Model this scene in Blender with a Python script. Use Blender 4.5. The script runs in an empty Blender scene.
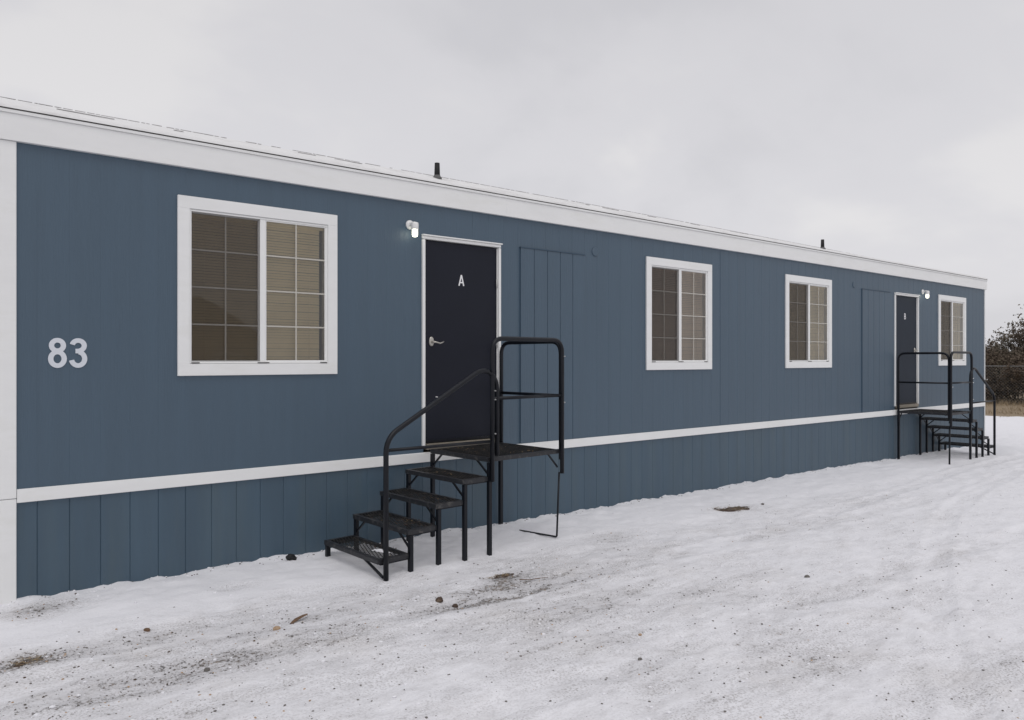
import bpy, math, random
import numpy as np
from mathutils import Vector, Matrix

# ------------------------------------------------------------------ camera, world, sun, exposure
SC = bpy.context.scene
COL = SC.collection
THETA = math.atan(933 / 789)
EYE = 1.75
cam_d = bpy.data.cameras.new('camera')
cam = bpy.data.objects.new('camera', cam_d)
COL.objects.link(cam)
cam.location = (0, -6.57, EYE)
cam.rotation_euler = (math.radians(90), 0, THETA - math.pi / 2)
cam_d.sensor_width = 36
cam_d.lens = 36 * 789 / 1024
cam_d.clip_start = 0.05
cam_d.clip_end = 2000
SC.camera = cam

SUN_EL, SUN_AZ = 58.0, -120.0      # where the light comes from (azimuth measured from +X towards +Y)
CLOUD = 12.6
world = bpy.data.worlds.new("World")
SC.world = world
world.use_nodes = True


def build_world():
    nt = world.node_tree
    nt.nodes.clear()
    N = nt.nodes.new
    L = nt.links.new
    out = N('ShaderNodeOutputWorld')
    bg = N('ShaderNodeBackground')
    bg.inputs['Strength'].default_value = 0.10
    sky = N('ShaderNodeTexSky')
    sky.sky_type = 'NISHITA'
    sky.sun_disc = False
    sky.sun_elevation = math.radians(SUN_EL)
    sky.sun_rotation = math.radians(90 - SUN_AZ)
    sky.air_density = 1.0
    sky.dust_density = 4.0
    tc = N('ShaderNodeTexCoord')
    sep = N('ShaderNodeSeparateXYZ')
    L(tc.outputs['Generated'], sep.inputs[0])
    zc = N('ShaderNodeMath'); zc.operation = 'MAXIMUM'; zc.inputs[1].default_value = 0.0
    L(sep.outputs['Z'], zc.inputs[0])
    za = N('ShaderNodeMath'); za.operation = 'ADD'; za.inputs[1].default_value = 0.55
    L(zc.outputs[0], za.inputs[0])
    dx = N('ShaderNodeMath'); dx.operation = 'DIVIDE'
    dy = N('ShaderNodeMath'); dy.operation = 'DIVIDE'
    L(sep.outputs['X'], dx.inputs[0]); L(za.outputs[0], dx.inputs[1])
    L(sep.outputs['Y'], dy.inputs[0]); L(za.outputs[0], dy.inputs[1])
    cmb = N('ShaderNodeCombineXYZ')
    L(dx.outputs[0], cmb.inputs[0]); L(dy.outputs[0], cmb.inputs[1])
    cmb.inputs[2].default_value = CLOUD
    n1 = N('ShaderNodeTexNoise')
    n1.inputs['Scale'].default_value = 2.1
    n1.inputs['Detail'].default_value = 5
    n1.inputs['Roughness'].default_value = 0.5
    n1.inputs['Distortion'].default_value = 0.25
    L(cmb.outputs[0], n1.inputs['Vector'])
    ramp = N('ShaderNodeValToRGB')
    e = ramp.color_ramp.elements
    e[0].position = 0.38; e[0].color = (6.2, 6.15, 6.42, 1)
    e[1].position = 0.66; e[1].color = (7.45, 7.33, 7.42, 1)
    e.new(0.54).color = (6.8, 6.72, 6.97, 1)
    ramp.color_ramp.interpolation = 'EASE'
    L(n1.outputs['Fac'], ramp.inputs[0])
    mix = N('ShaderNodeMixRGB')
    mix.inputs[0].default_value = 0.95
    L(sky.outputs[0], mix.inputs[1])
    L(ramp.outputs[0], mix.inputs[2])
    # an overcast sky is brightest overhead
    zr = N('ShaderNodeMapRange')
    zr.inputs[1].default_value = 0.45; zr.inputs[2].default_value = 1.0
    zr.inputs[3].default_value = 1.0; zr.inputs[4].default_value = 1.35
    L(zc.outputs[0], zr.inputs[0])
    hz = N('ShaderNodeMapRange')
    hz.inputs[1].default_value = 0.0; hz.inputs[2].default_value = 0.40
    hz.inputs[3].default_value = 1.12; hz.inputs[4].default_value = 1.0
    L(zc.outputs[0], hz.inputs[0])
    zm = N('ShaderNodeMath'); zm.operation = 'MULTIPLY'
    L(zr.outputs[0], zm.inputs[0]); L(hz.outputs[0], zm.inputs[1])
    sc = N('ShaderNodeVectorMath'); sc.operation = 'SCALE'
    L(mix.outputs[0], sc.inputs[0]); L(zm.outputs[0], sc.inputs['Scale'])
    L(sc.outputs[0], bg.inputs['Color'])
    L(bg.outputs[0], out.inputs['Surface'])


build_world()

sd = bpy.data.lights.new('sun', 'SUN')
sd.energy = 0.6
sd.angle = math.radians(35)
sd.color = (1.0, 0.97, 0.93)
sun = bpy.data.objects.new('sun', sd)
COL.objects.link(sun)
_az, _el = math.radians(SUN_AZ), math.radians(SUN_EL)
_dir = Vector((math.cos(_az) * math.cos(_el), math.sin(_az) * math.cos(_el), math.sin(_el)))
sun.rotation_euler = _dir.to_track_quat('Z', 'Y').to_euler()
sun.location = (0, -10, 20)

vs = SC.view_settings
vs.view_transform = 'Standard'
vs.look = 'None'
vs.exposure = 0.0
vs.gamma = 1.0
vs.use_curve_mapping = False
SC.render.resolution_x = 1024
SC.render.resolution_y = 720

R = random.Random(83)


# ------------------------------------------------------------------ helpers
class MB:
    def __init__(s):
        s.v = []; s.f = []; s.sm = []; s.mi = []

    def add(s, vs_, fs_, smooth=False, mi=0):
        o = len(s.v)
        s.v += [tuple(p) for p in vs_]
        s.f += [tuple(o + i for i in f) for f in fs_]
        s.sm += [smooth] * len(fs_)
        s.mi += [mi] * len(fs_)
        return s

    def box(s, x0, x1, y0, y1, z0, z1, mi=0, bev=0.0):
        if bev <= 0:
            v = [(x, y, z) for z in (z0, z1) for y in (y0, y1) for x in (x0, x1)]
            f = [(0, 2, 3, 1), (4, 5, 7, 6), (0, 1, 5, 4), (2, 6, 7, 3), (0, 4, 6, 2), (1, 3, 7, 5)]
            return s.add(v, f, mi=mi)
        b = bev
        X, Y, Z = (x0, x1), (y0, y1), (z0, z1)
        v = []; idx = {}
        for i in (0, 1):
            for j in (0, 1):
                for k in (0, 1):
                    sx, sy, sz = 1 - 2 * i, 1 - 2 * j, 1 - 2 * k
                    for ax in range(3):
                        p = [X[i] + sx * b, Y[j] + sy * b, Z[k] + sz * b]
                        p[ax] = (X[i], Y[j], Z[k])[ax]
                        idx[(i, j, k, ax)] = len(v); v.append(tuple(p))
        f = []
        for ax in range(3):
            a1, a2 = [(1, 2), (2, 0), (0, 1)][ax]
            for side in (0, 1):
                q = []
                for (p1, p2) in ((0, 0), (1, 0), (1, 1), (0, 1)):
                    c = [0, 0, 0]; c[ax] = side; c[a1] = p1; c[a2] = p2
                    q.append(idx[(c[0], c[1], c[2], ax)])
                f.append(q if side else q[::-1])
        for ax in range(3):
            a1, a2 = [(1, 2), (2, 0), (0, 1)][ax]
            for p1 in (0, 1):
                for p2 in (0, 1):
                    c0 = [0, 0, 0]; c0[a1] = p1; c0[a2] = p2; c0[ax] = 0
                    c1 = list(c0); c1[ax] = 1
                    q = [idx[(*c0, a1)], idx[(*c1, a1)], idx[(*c1, a2)], idx[(*c0, a2)]]
                    f.append(q if (p1 ^ p2) else q[::-1])
        for i in (0, 1):
            for j in (0, 1):
                for k in (0, 1):
                    q = [idx[(i, j, k, 0)], idx[(i, j, k, 1)], idx[(i, j, k, 2)]]
                    f.append(q if (i + j + k) % 2 else q[::-1])
        return s.add(v, f, mi=mi)

    def tube(s, pts, r, n=10, cap=True, r1=None, smooth=True, mi=0):
        pts = [Vector(p) for p in pts]
        m = len(pts)
        t0 = (pts[1] - pts[0]).normalized()
        up = Vector((0, 0, 1)) if abs(t0.z) < 0.9 else Vector((1, 0, 0))
        nrm = t0.cross(up).normalized()
        vs_, fs_ = [], []
        for i, p in enumerate(pts):
            if i == 0: t = t0
            elif i == m - 1: t = (pts[-1] - pts[-2]).normalized()
            else: t = ((pts[i] - pts[i - 1]).normalized() + (pts[i + 1] - pts[i]).normalized()).normalized()
            nrm = (nrm - t * nrm.dot(t)).normalized()
            b = t.cross(nrm)
            rr = r if r1 is None else r + (r1 - r) * i / (m - 1)
            for k in range(n):
                a = 2 * math.pi * k / n
                vs_.append(p + nrm * (rr * math.cos(a)) + b * (rr * math.sin(a)))
        for i in range(m - 1):
            for k in range(n):
                k2 = (k + 1) % n
                fs_.append((i * n + k, i * n + k2, (i + 1) * n + k2, (i + 1) * n + k))
        s.add(vs_, fs_, smooth, mi)
        if cap:
            o = len(s.v) - len(vs_)
            s.f += [tuple(o + k for k in range(n))[::-1], tuple(o + (m - 1) * n + k for k in range(n))]
            s.sm += [False, False]; s.mi += [mi, mi]
        return s

    def bar(s, a, b, w, h=None, mi=0):
        """square bar between two points"""
        a, b = Vector(a), Vector(b); h = h or w
        t = (b - a).normalized()
        ref = Vector((0, 0, 1)) if abs(t.z) < 0.95 else Vector((0, 1, 0))
        x = t.cross(ref).normalized() * (w / 2); y = x.cross(t).normalized() * (h / 2)
        v = [p + sx * x + sy * y for p in (a, b) for sx, sy in ((-1, -1), (1, -1), (1, 1), (-1, 1))]
        return s.add(v, [(3, 2, 1, 0), (4, 5, 6, 7), (0, 1, 5, 4), (1, 2, 6, 5), (2, 3, 7, 6), (3, 0, 4, 7)], mi=mi)

    def lathe(s, prof, c, axis='z', n=20, smooth=True, mi=0):
        """profile [(r, h)] about an axis through c"""
        vs_, fs_ = [], []
        for r, h in prof:
            for k in range(n):
                a = 2 * math.pi * k / n
                u, w = r * math.cos(a), r * math.sin(a)
                if axis == 'z': p = (c[0] + u, c[1] + w, c[2] + h)
                else: p = (c[0] + u, c[1] - h, c[2] + w)      # -y outwards
                vs_.append(p)
        for i in range(len(prof) - 1):
            for k in range(n):
                k2 = (k + 1) % n
                fs_.append((i * n + k, i * n + k2, (i + 1) * n + k2, (i + 1) * n + k))
        s.add(vs_, fs_, smooth, mi)
        o = len(s.v) - len(vs_)
        s.f += [tuple(o + k for k in range(n))[::-1], tuple(o + (len(prof) - 1) * n + k for k in range(n))]
        s.sm += [False, False]; s.mi += [mi, mi]
        return s

    def build(s, name, mat, parent=None, loc=None):
        me = bpy.data.meshes.new(name)
        me.from_pydata(s.v, [], s.f)
        mats = mat if isinstance(mat, (list, tuple)) else [mat]
        for m_ in mats: me.materials.append(m_)
        me.polygons.foreach_set('use_smooth', s.sm)
        me.polygons.foreach_set('material_index', s.mi)
        me.update()
        o = bpy.data.objects.new(name, me)
        COL.objects.link(o)
        if parent: o.parent = parent
        if loc: o.location = loc
        return o


def empty(name, loc=(0, 0, 0), rz=0.0):
    o = bpy.data.objects.new(name, None)
    COL.objects.link(o)
    o.location = loc
    o.rotation_euler = (0, 0, rz)
    o.empty_display_size = 0.2
    return o


def tag(o, label=None, cat=None, group=None, kind=None):
    if label: o['label'] = label
    if cat: o['category'] = cat
    if group: o['group'] = group
    if kind: o['kind'] = kind
    return o


# ------------------------------------------------------------------ materials
def mat(name, col, rough=0.7, spec=0.3, metal=0.0, var=0.0, vscale=8.0, bump=0.0, bscale=60.0,
        stretch=(1, 1, 1), coat=0.0, bdist=0.01, col2=None, c2scale=3.0, c2lo=0.5, c2hi=0.7):
    m = bpy.data.materials.new(name)
    m.use_nodes = True
    nt = m.node_tree
    b = nt.nodes['Principled BSDF']
    b.inputs['Roughness'].default_value = rough
    b.inputs['Specular IOR Level'].default_value = spec
    b.inputs['Metallic'].default_value = metal
    b.inputs['Coat Weight'].default_value = coat
    tc = nt.nodes.new('ShaderNodeTexCoord')
    mp = nt.nodes.new('ShaderNodeMapping')
    mp.inputs['Scale'].default_value = stretch
    nt.links.new(tc.outputs['Object'], mp.inputs['Vector'])
    base = nt.nodes.new('ShaderNodeRGB')
    base.outputs[0].default_value = (*col, 1)
    csock = base.outputs[0]
    if col2:
        n2 = nt.nodes.new('ShaderNodeTexNoise')
        n2.inputs['Scale'].default_value = c2scale
        n2.inputs['Detail'].default_value = 8
        n2.inputs['Roughness'].default_value = 0.65
        nt.links.new(mp.outputs[0], n2.inputs['Vector'])
        mr = nt.nodes.new('ShaderNodeMapRange')
        mr.inputs[1].default_value = c2lo; mr.inputs[2].default_value = c2hi
        nt.links.new(n2.outputs['Fac'], mr.inputs[0])
        mx = nt.nodes.new('ShaderNodeMixRGB')
        mx.inputs[2].default_value = (*col2, 1)
        nt.links.new(mr.outputs[0], mx.inputs[0]); nt.links.new(csock, mx.inputs[1])
        csock = mx.outputs[0]
    if var > 0:
        n = nt.nodes.new('ShaderNodeTexNoise')
        n.inputs['Scale'].default_value = vscale
        n.inputs['Detail'].default_value = 6
        n.inputs['Roughness'].default_value = 0.6
        nt.links.new(mp.outputs[0], n.inputs['Vector'])
        mr = nt.nodes.new('ShaderNodeMapRange')
        mr.inputs[1].default_value = 0.25; mr.inputs[2].default_value = 0.75
        mr.inputs[3].default_value = 1 - var; mr.inputs[4].default_value = 1 + var
        nt.links.new(n.outputs['Fac'], mr.inputs[0])
        mul = nt.nodes.new('ShaderNodeVectorMath'); mul.operation = 'SCALE'
        nt.links.new(csock, mul.inputs[0]); nt.links.new(mr.outputs[0], mul.inputs['Scale'])
        csock = mul.outputs[0]
    nt.links.new(csock, b.inputs['Base Color'])
    if bump > 0:
        n = nt.nodes.new('ShaderNodeTexNoise')
        n.inputs['Scale'].default_value = bscale
        n.inputs['Detail'].default_value = 6
        nt.links.new(mp.outputs[0], n.inputs['Vector'])
        bp = nt.nodes.new('ShaderNodeBump')
        bp.inputs['Strength'].default_value = bump
        bp.inputs['Distance'].default_value = bdist
        nt.links.new(n.outputs['Fac'], bp.inputs['Height'])
        nt.links.new(bp.outputs[0], b.inputs['Normal'])
    return m


# blue painted, rough sawn plywood siding
BLUE = (0.048, 0.087, 0.129)
M = {}
M['siding'] = mat('blue_siding_paint', BLUE, rough=0.46, spec=0.75, var=0.06, vscale=3.2, bump=0.7,
                  bscale=30, stretch=(2.8, 2.8, 0.16), bdist=0.004,
                  col2=(0.049, 0.088, 0.129), c2scale=1.1, c2lo=0.45, c2hi=0.75)
M['skirt'] = mat('blue_skirting_paint', (0.048, 0.087, 0.126), rough=0.50, spec=0.65, var=0.12, vscale=1.9, bump=0.3,
                 bscale=24, stretch=(2.6, 2.6, 0.3), bdist=0.004,
                 col2=(0.058, 0.094, 0.122), c2scale=1.4, c2lo=0.45, c2hi=0.7)
M['trim'] = mat('white_trim_paint', (0.82, 0.825, 0.82), rough=0.55, spec=0.35, var=0.05, vscale=2.2, bump=0.15, bscale=30,
                stretch=(0.5, 2, 2), bdist=0.003, col2=(0.68, 0.68, 0.65), c2scale=2.2, c2lo=0.52, c2hi=0.85)
M['vinyl'] = mat('white_vinyl', (0.82, 0.825, 0.815), rough=0.4, spec=0.4, var=0.03, vscale=3)
M['roof'] = mat('snow_dusted_white_roofing', (0.74, 0.74, 0.74), rough=0.85, spec=0.2, var=0.05, vscale=3, bump=0.6, bscale=12,
                bdist=0.02, col2=(0.55, 0.54, 0.54), c2scale=6, c2lo=0.5, c2hi=0.8, stretch=(0.6, 1, 1))
M['seam'] = mat('painted_gap_shadow', (0.20, 0.19, 0.19), rough=0.8, var=0.2)  # dark colour painted in for the shade between roof edge and fascia
M['seamline'] = mat('grey_seam_line', (0.50, 0.49, 0.49), rough=0.8, var=0.3)
M['seam_grey'] = mat('grey_roof_sealant', (0.45, 0.44, 0.44), rough=0.8, var=0.2)
M['vent'] = mat('black_vent_plastic', (0.012, 0.012, 0.013), rough=0.55, spec=0.3)
M['boot'] = mat('grey_vent_boot', (0.12, 0.12, 0.12), rough=0.7)
M['door'] = mat('dark_navy_door_paint', (0.0078, 0.0098, 0.0185), rough=0.5, spec=0.26, var=0.10, vscale=3, bump=0.1, bscale=40, bdist=0.002)
M['door_blue_grey'] = mat('lighter_blue_grey_door', (0.018, 0.026, 0.040), rough=0.6, spec=0.25, var=0.10, vscale=3, bump=0.1, bscale=40, bdist=0.002)  # far door only: lighter and bluer than the near one
M['sill'] = mat('worn_aluminium_threshold', (0.30, 0.27, 0.22), rough=0.45, metal=0.5, var=0.2, vscale=12)
M['letter'] = mat('white_vinyl_letter', (0.82, 0.82, 0.83), rough=0.5)
M['number'] = mat('pale_number_plastic', (0.66, 0.69, 0.74), rough=0.5)
M['steel'] = mat('satin_nickel', (0.50, 0.48, 0.44), rough=0.32, metal=0.9)
M['hinge'] = mat('painted_hinge', (0.55, 0.55, 0.54), rough=0.45, metal=0.4)
M['blind'] = mat('beige_blind_slat', (0.86, 0.74, 0.50), rough=0.55, var=0.05, vscale=4)
M['blind_tan'] = mat('tan_curtain_lining', (0.72, 0.59, 0.46), rough=0.6, var=0.10, vscale=2, stretch=(2, 2, 1))
M['grille'] = mat('pale_window_grille', (0.50, 0.48, 0.43), rough=0.45)
M['slot'] = mat('dark_weep_cover', (0.10, 0.10, 0.10), rough=0.6)
M['inner'] = mat('plain_interior', (0.35, 0.33, 0.3), rough=0.8)
M['iron'] = mat('black_painted_steel', (0.0055, 0.0070, 0.011), rough=0.36, spec=0.30, var=0.3, vscale=20, bump=0.12, bscale=90, bdist=0.002)
M['grating'] = mat('worn_black_grating', (0.018, 0.018, 0.019), rough=0.6, spec=0.3, var=0.3, vscale=9,
                   col2=(0.07, 0.062, 0.052), c2scale=14, c2lo=0.52, c2hi=0.66)
M['edge'] = mat('worn_step_edge', (0.022, 0.023, 0.027), rough=0.45, spec=0.4, col2=(0.10, 0.095, 0.09), c2scale=18, c2lo=0.54, c2hi=0.7)
M['bolt'] = mat('zinc_bolt', (0.6, 0.6, 0.6), rough=0.35, metal=0.8)
M['lampwhite'] = mat('white_lamp_plastic', (0.8, 0.8, 0.79), rough=0.35, spec=0.5)
M['stone'] = mat('grey_stone', (0.16, 0.15, 0.14), rough=0.9, var=0.3, vscale=30, bump=0.5, bscale=60)
M['tanstone'] = mat('tan_sandstone', (0.42, 0.30, 0.20), rough=0.9, var=0.25, vscale=30, bump=0.5, bscale=60)
M['brown'] = mat('brown_bark', (0.15, 0.095, 0.06), rough=0.9, var=0.3, vscale=20, bump=0.6, bscale=50)
M['soil'] = mat('frozen_brown_soil', (0.085, 0.060, 0.046), rough=0.95, var=0.35, vscale=18, bump=0.8, bscale=40,
                col2=(0.19, 0.14, 0.10), c2scale=16, c2lo=0.54, c2hi=0.7)
M['straw'] = mat('dry_straw', (0.34, 0.255, 0.15), rough=0.9, var=0.3, vscale=2)
M['drygrass'] = mat('tan_dry_grass', (0.30, 0.235, 0.155), rough=0.9, var=0.3, vscale=0.8)
M['bark'] = mat('dark_tree_bark', (0.055, 0.042, 0.034), rough=0.95, var=0.3, vscale=6)
M['leafdark'] = mat('brown_green_leaves', (0.130, 0.103, 0.080), rough=0.85, var=0.4, vscale=1.2, col2=(0.145, 0.130, 0.092), c2scale=0.9, c2lo=0.45, c2hi=0.65)
M['leafbrown'] = mat('brown_dead_leaves', (0.125, 0.095, 0.072), rough=0.9, var=0.35, vscale=1.0, col2=(0.10, 0.088, 0.055), c2scale=0.9, c2lo=0.45, c2hi=0.65)
M['galv'] = mat('galvanised_fence_steel', (0.28, 0.28, 0.28), rough=0.6, metal=0.3, var=0.1)
M['snowclod'] = mat('loose_snow', (0.80, 0.80, 0.83), rough=0.9, spec=0.15, bump=0.4, bscale=60, var=0.04)


def glass_mat():
    m = bpy.data.materials.new('window_glass'); m.use_nodes = True
    nt = m.node_tree; nt.nodes.clear()
    N = nt.nodes.new; L = nt.links.new
    out = N('ShaderNodeOutputMaterial'); mx = N('ShaderNodeMixShader')
    tr = N('ShaderNodeBsdfTransparent'); gl = N('ShaderNodeBsdfGlossy'); fr = N('ShaderNodeFresnel')
    tr.inputs['Color'].default_value = (0.90, 0.90, 0.88, 1)
    gl.inputs['Roughness'].default_value = 0.02
    gl.inputs['Color'].default_value = (0.95, 0.95, 0.95, 1)
    fr.inputs['IOR'].default_value = 1.85
    tcx = N('ShaderNodeTexCoord'); n = N('ShaderNodeTexNoise'); n.inputs['Scale'].default_value = 2.0
    bp = N('ShaderNodeBump'); bp.inputs['Strength'].default_value = 0.12; bp.inputs['Distance'].default_value = 0.01
    L(tcx.outputs['Object'], n.inputs['Vector']); L(n.outputs['Fac'], bp.inputs['Height'])
    L(bp.outputs[0], gl.inputs['Normal'])
    L(fr.outputs[0], mx.inputs[0]); L(tr.outputs[0], mx.inputs[1]); L(gl.outputs[0], mx.inputs[2])
    L(mx.outputs[0], out.inputs['Surface'])
    return m


def screen_mat():
    m = bpy.data.materials.new('insect_screen_mesh'); m.use_nodes = True
    nt = m.node_tree; nt.nodes.clear()
    N = nt.nodes.new; L = nt.links.new
    out = N('ShaderNodeOutputMaterial'); mx = N('ShaderNodeMixShader')
    tr = N('ShaderNodeBsdfTransparent'); df = N('ShaderNodeBsdfDiffuse')
    df.inputs['Color'].default_value = (0.065, 0.056, 0.052, 1)
    mx.inputs[0].default_value = 0.45
    L(tr.outputs[0], mx.inputs[1]); L(df.outputs[0], mx.inputs[2]); L(mx.outputs[0], out.inputs['Surface'])
    return m


def bulb_mat(strength=3.6):
    m = bpy.data.materials.new('glowing_lamp_glass'); m.use_nodes = True
    b = m.node_tree.nodes['Principled BSDF']
    b.inputs['Base Color'].default_value = (0.9, 0.9, 0.85, 1)
    b.inputs['Emission Color'].default_value = (1.0, 0.99, 0.80, 1)
    b.inputs['Emission Strength'].default_value = strength
    return m


M['glass'] = glass_mat()
M['screen'] = screen_mat()
M['bulb'] = bulb_mat()


# ------------------------------------------------------------------ numpy noise
def vnoise(x, y, seed=0):
    xi = np.floor(x).astype(np.int64); yi = np.floor(y).astype(np.int64)
    xf = x - xi; yf = y - yi
    u = xf * xf * xf * (xf * (xf * 6 - 15) + 10); v = yf * yf * yf * (yf * (yf * 6 - 15) + 10)

    def h(a, b):
        n = (a * 374761393 + b * 668265263 + seed * 974634777) & 0x7fffffff
        n = ((n ^ (n >> 13)) * 1274126177) & 0x7fffffff
        return ((n ^ (n >> 16)) & 0xffff) / 65535.0
    return (h(xi, yi) * (1 - u) + h(xi + 1, yi) * u) * (1 - v) + (h(xi, yi + 1) * (1 - u) + h(xi + 1, yi + 1) * u) * v


def fbm(x, y, seed=0, oct=4, gain=0.5):
    s = 0; a = 1; t = 0
    for i in range(oct):
        s = s + a * vnoise(x * 2 ** i + 17.3 * i, y * 2 ** i + 5.1 * i, seed + i)
        t += a; a *= gain
    return s / t


def sstep(a, b, x):
    t = np.clip((x - a) / (b - a), 0, 1)
    return t * t * (3 - 2 * t)


# tyre ruts: (list of y control points against x, width, depth)
RUTS = [([-1, 2, 5, 8, 11, 14, 20, 30], [-2.15, -2.0, -1.95, -2.05, -2.2, -2.0, -1.6, -1.2], 0.13, 0.009),
        ([-1, 2, 5, 8, 11, 14, 20, 30], [-3.7, -3.55, -3.5, -3.6, -3.75, -3.55, -3.2, -2.8], 0.13, 0.009),
        ([4, 6, 8, 10, 12, 15, 20, 30], [-5.2, -4.2, -3.4, -2.75, -2.35, -2.0, -2.3, -3.2], 0.12, 0.012),
        ([5, 7, 9, 11, 13, 16, 21, 30], [-6.2, -5.2, -4.4, -3.9, -3.6, -3.4, -3.8, -4.8], 0.12, 0.012),
        ([8, 10, 12, 14, 17, 22, 30], [-1.9, -1.75, -1.6, -1.35, -1.3, -1.5, -2.4], 0.11, 0.012)]
# places where gravel and soil show: x, y, rx, ry, strength
BARE = [(0.80, -1.30, 0.20, 0.10, 1.0), (1.00, -0.35, 0.28, 0.20, 0.85), (3.30, -1.97, 0.42, 0.10, 1.0), (3.75, -1.80, 0.30, 0.07, 0.9), (3.9, -2.05, 0.35, 0.05, 0.8),
        (4.15, -1.62, 0.22, 0.10, 0.7), (1.95, -1.62, 0.9, 0.12, 0.40), (1.25, -1.35, 0.7, 0.15, 0.5),
        (2.6, -2.35, 0.8, 0.2, 0.22), (3.9, -2.6, 0.7, 0.2, 0.25), (5.9, -1.15, 0.3, 0.16, 0.55),
        (8.16, -1.0, 0.42, 0.2, 0.7), (3.5, -3.1, 0.5, 0.22, 0.3), (5.2, -2.9, 1.2, 0.2, 0.12),
        (4.4, -4.2, 0.4, 0.12, 0.25), (1.6, -2.1, 0.8, 0.2, 0.15),
        (2.25, -0.65, 0.2, 0.1, 0.35)]


def ground_h(x, y, detail=True):
    x = np.asarray(x, float); y = np.asarray(y, float)
    xc = np.clip(x, -6, 19)
    z = 0.020 - 0.0085 * xc + 0.022 * sstep(9, 16, xc) - 0.006 * sstep(3, 5, xc)
    z = z - 0.0 * y
    far = sstep(0, 60, np.hypot(x - 8, y + 3))
    z = z + 0.05 * (fbm(x * 0.16, y * 0.16, 3) - 0.5) * (1 - np.exp(-((y) / 1.5) ** 2))
    z = z + far * 0.5 * (fbm(x * 0.03, y * 0.03, 9) - 0.5)
    if detail:
        near = 1 - sstep(25, 45, np.hypot(x - 6, y + 3))
        edge = np.exp(-(np.clip(-y, 0, 9) / 0.35) ** 1.3)
        z = z + near * 0.040 * (fbm(x * 1.1, y * 1.5, 21) - 0.5)
        z = z + near * 0.034 * (fbm(x * 4.5, y * 5.5, 31) - 0.5)
        z = z + near * 0.010 * (fbm(x * 14, y * 16, 41, 3) - 0.5)
        z = z + edge * (0.035 * (fbm(x * 2.3, y * 2.0, 51) - 0.35) + 0.045 * (fbm(x * 8, y * 9, 61, 5, 0.62) - 0.4))
        # drifted smooth bank beside the wall
        bank = sstep(-1.35, -0.9, y + 0.25 * (fbm(x * 0.8, x * 0 + 3, 77) - 0.5) * 2)
        z = z + near * 0.022 * bank
        for xs, ys, w, d in RUTS:
            yc = np.interp(x, xs, ys)
            dd = (y - yc) / w
            m = (x > xs[0]) * (x < xs[-1]) * (0.35 + 1.0 * fbm(x * 0.5, x * 0 + w * 31, 88))
            tread = 1 + 0.35 * np.sin(x * 42 + 9 * dd)
            z = z + near * m * (-d * np.exp(-dd ** 4) * tread + 0.7 * d * np.exp(-((np.abs(dd) - 1.35) / 0.3) ** 2))
        for bx, by, rx, ry, s in BARE:
            g = np.exp(-(((x - bx) / rx) ** 2 + ((y - by) / ry) ** 2))
            z = z - 0.012 * s * g + g * 0.02 * s * (fbm(x * 11, y * 11, 91, 3) - 0.5)
    return z


def gz(x, y):
    return float(ground_h(np.array([x]), np.array([y]))[0])


def dirt_mask(x, y):
    d = 0.34 + 0.38 * (fbm(x * 0.75, y * 2.0, 101) - 0.5) + 0.35 * (fbm(x * 3, y * 6, 102) - 0.5)
    d = d * sstep(-0.75, -1.45, y + 0.35 * (fbm(x * 1.2, y * 1.2, 105) - 0.5))
    d = np.where(y > 0.3, 0.05, d)
    for bx, by, rx, ry, s in BARE:
        wob = 0.75 + 0.6 * fbm(x * 5, y * 7, 111, 3)
        d = d + s * 0.9 * np.exp(-((((x - bx) / rx) ** 2 + ((y - by) / ry) ** 2) * wob))
    for xs, ys, w, dp in RUTS:
        yc = np.interp(x, xs, ys)
        d = d + 0.22 * np.exp(-((y - yc) / (w * 1.6)) ** 2) * sstep(0.42, 0.62, fbm(x * 0.9, y * 3, 121))
    d = d * (1 - 0.35 * sstep(4.2, 6.5, x)) * (1 - 0.6 * sstep(6, 13, x))
    return np.clip(d, 0, 1)


def grow_axis(lo, hi, step, lim, ratio=1.22):
    a = list(np.arange(lo, hi, step))
    s = step; x = a[-1]
    while x < lim[1]:
        s *= ratio; x += s; a.append(x)
    s = step; x = a[0]; pre = []
    while x > lim[0]:
        s *= ratio; x -= s; pre.append(x)
    return np.array(pre[::-1] + a)


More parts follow.
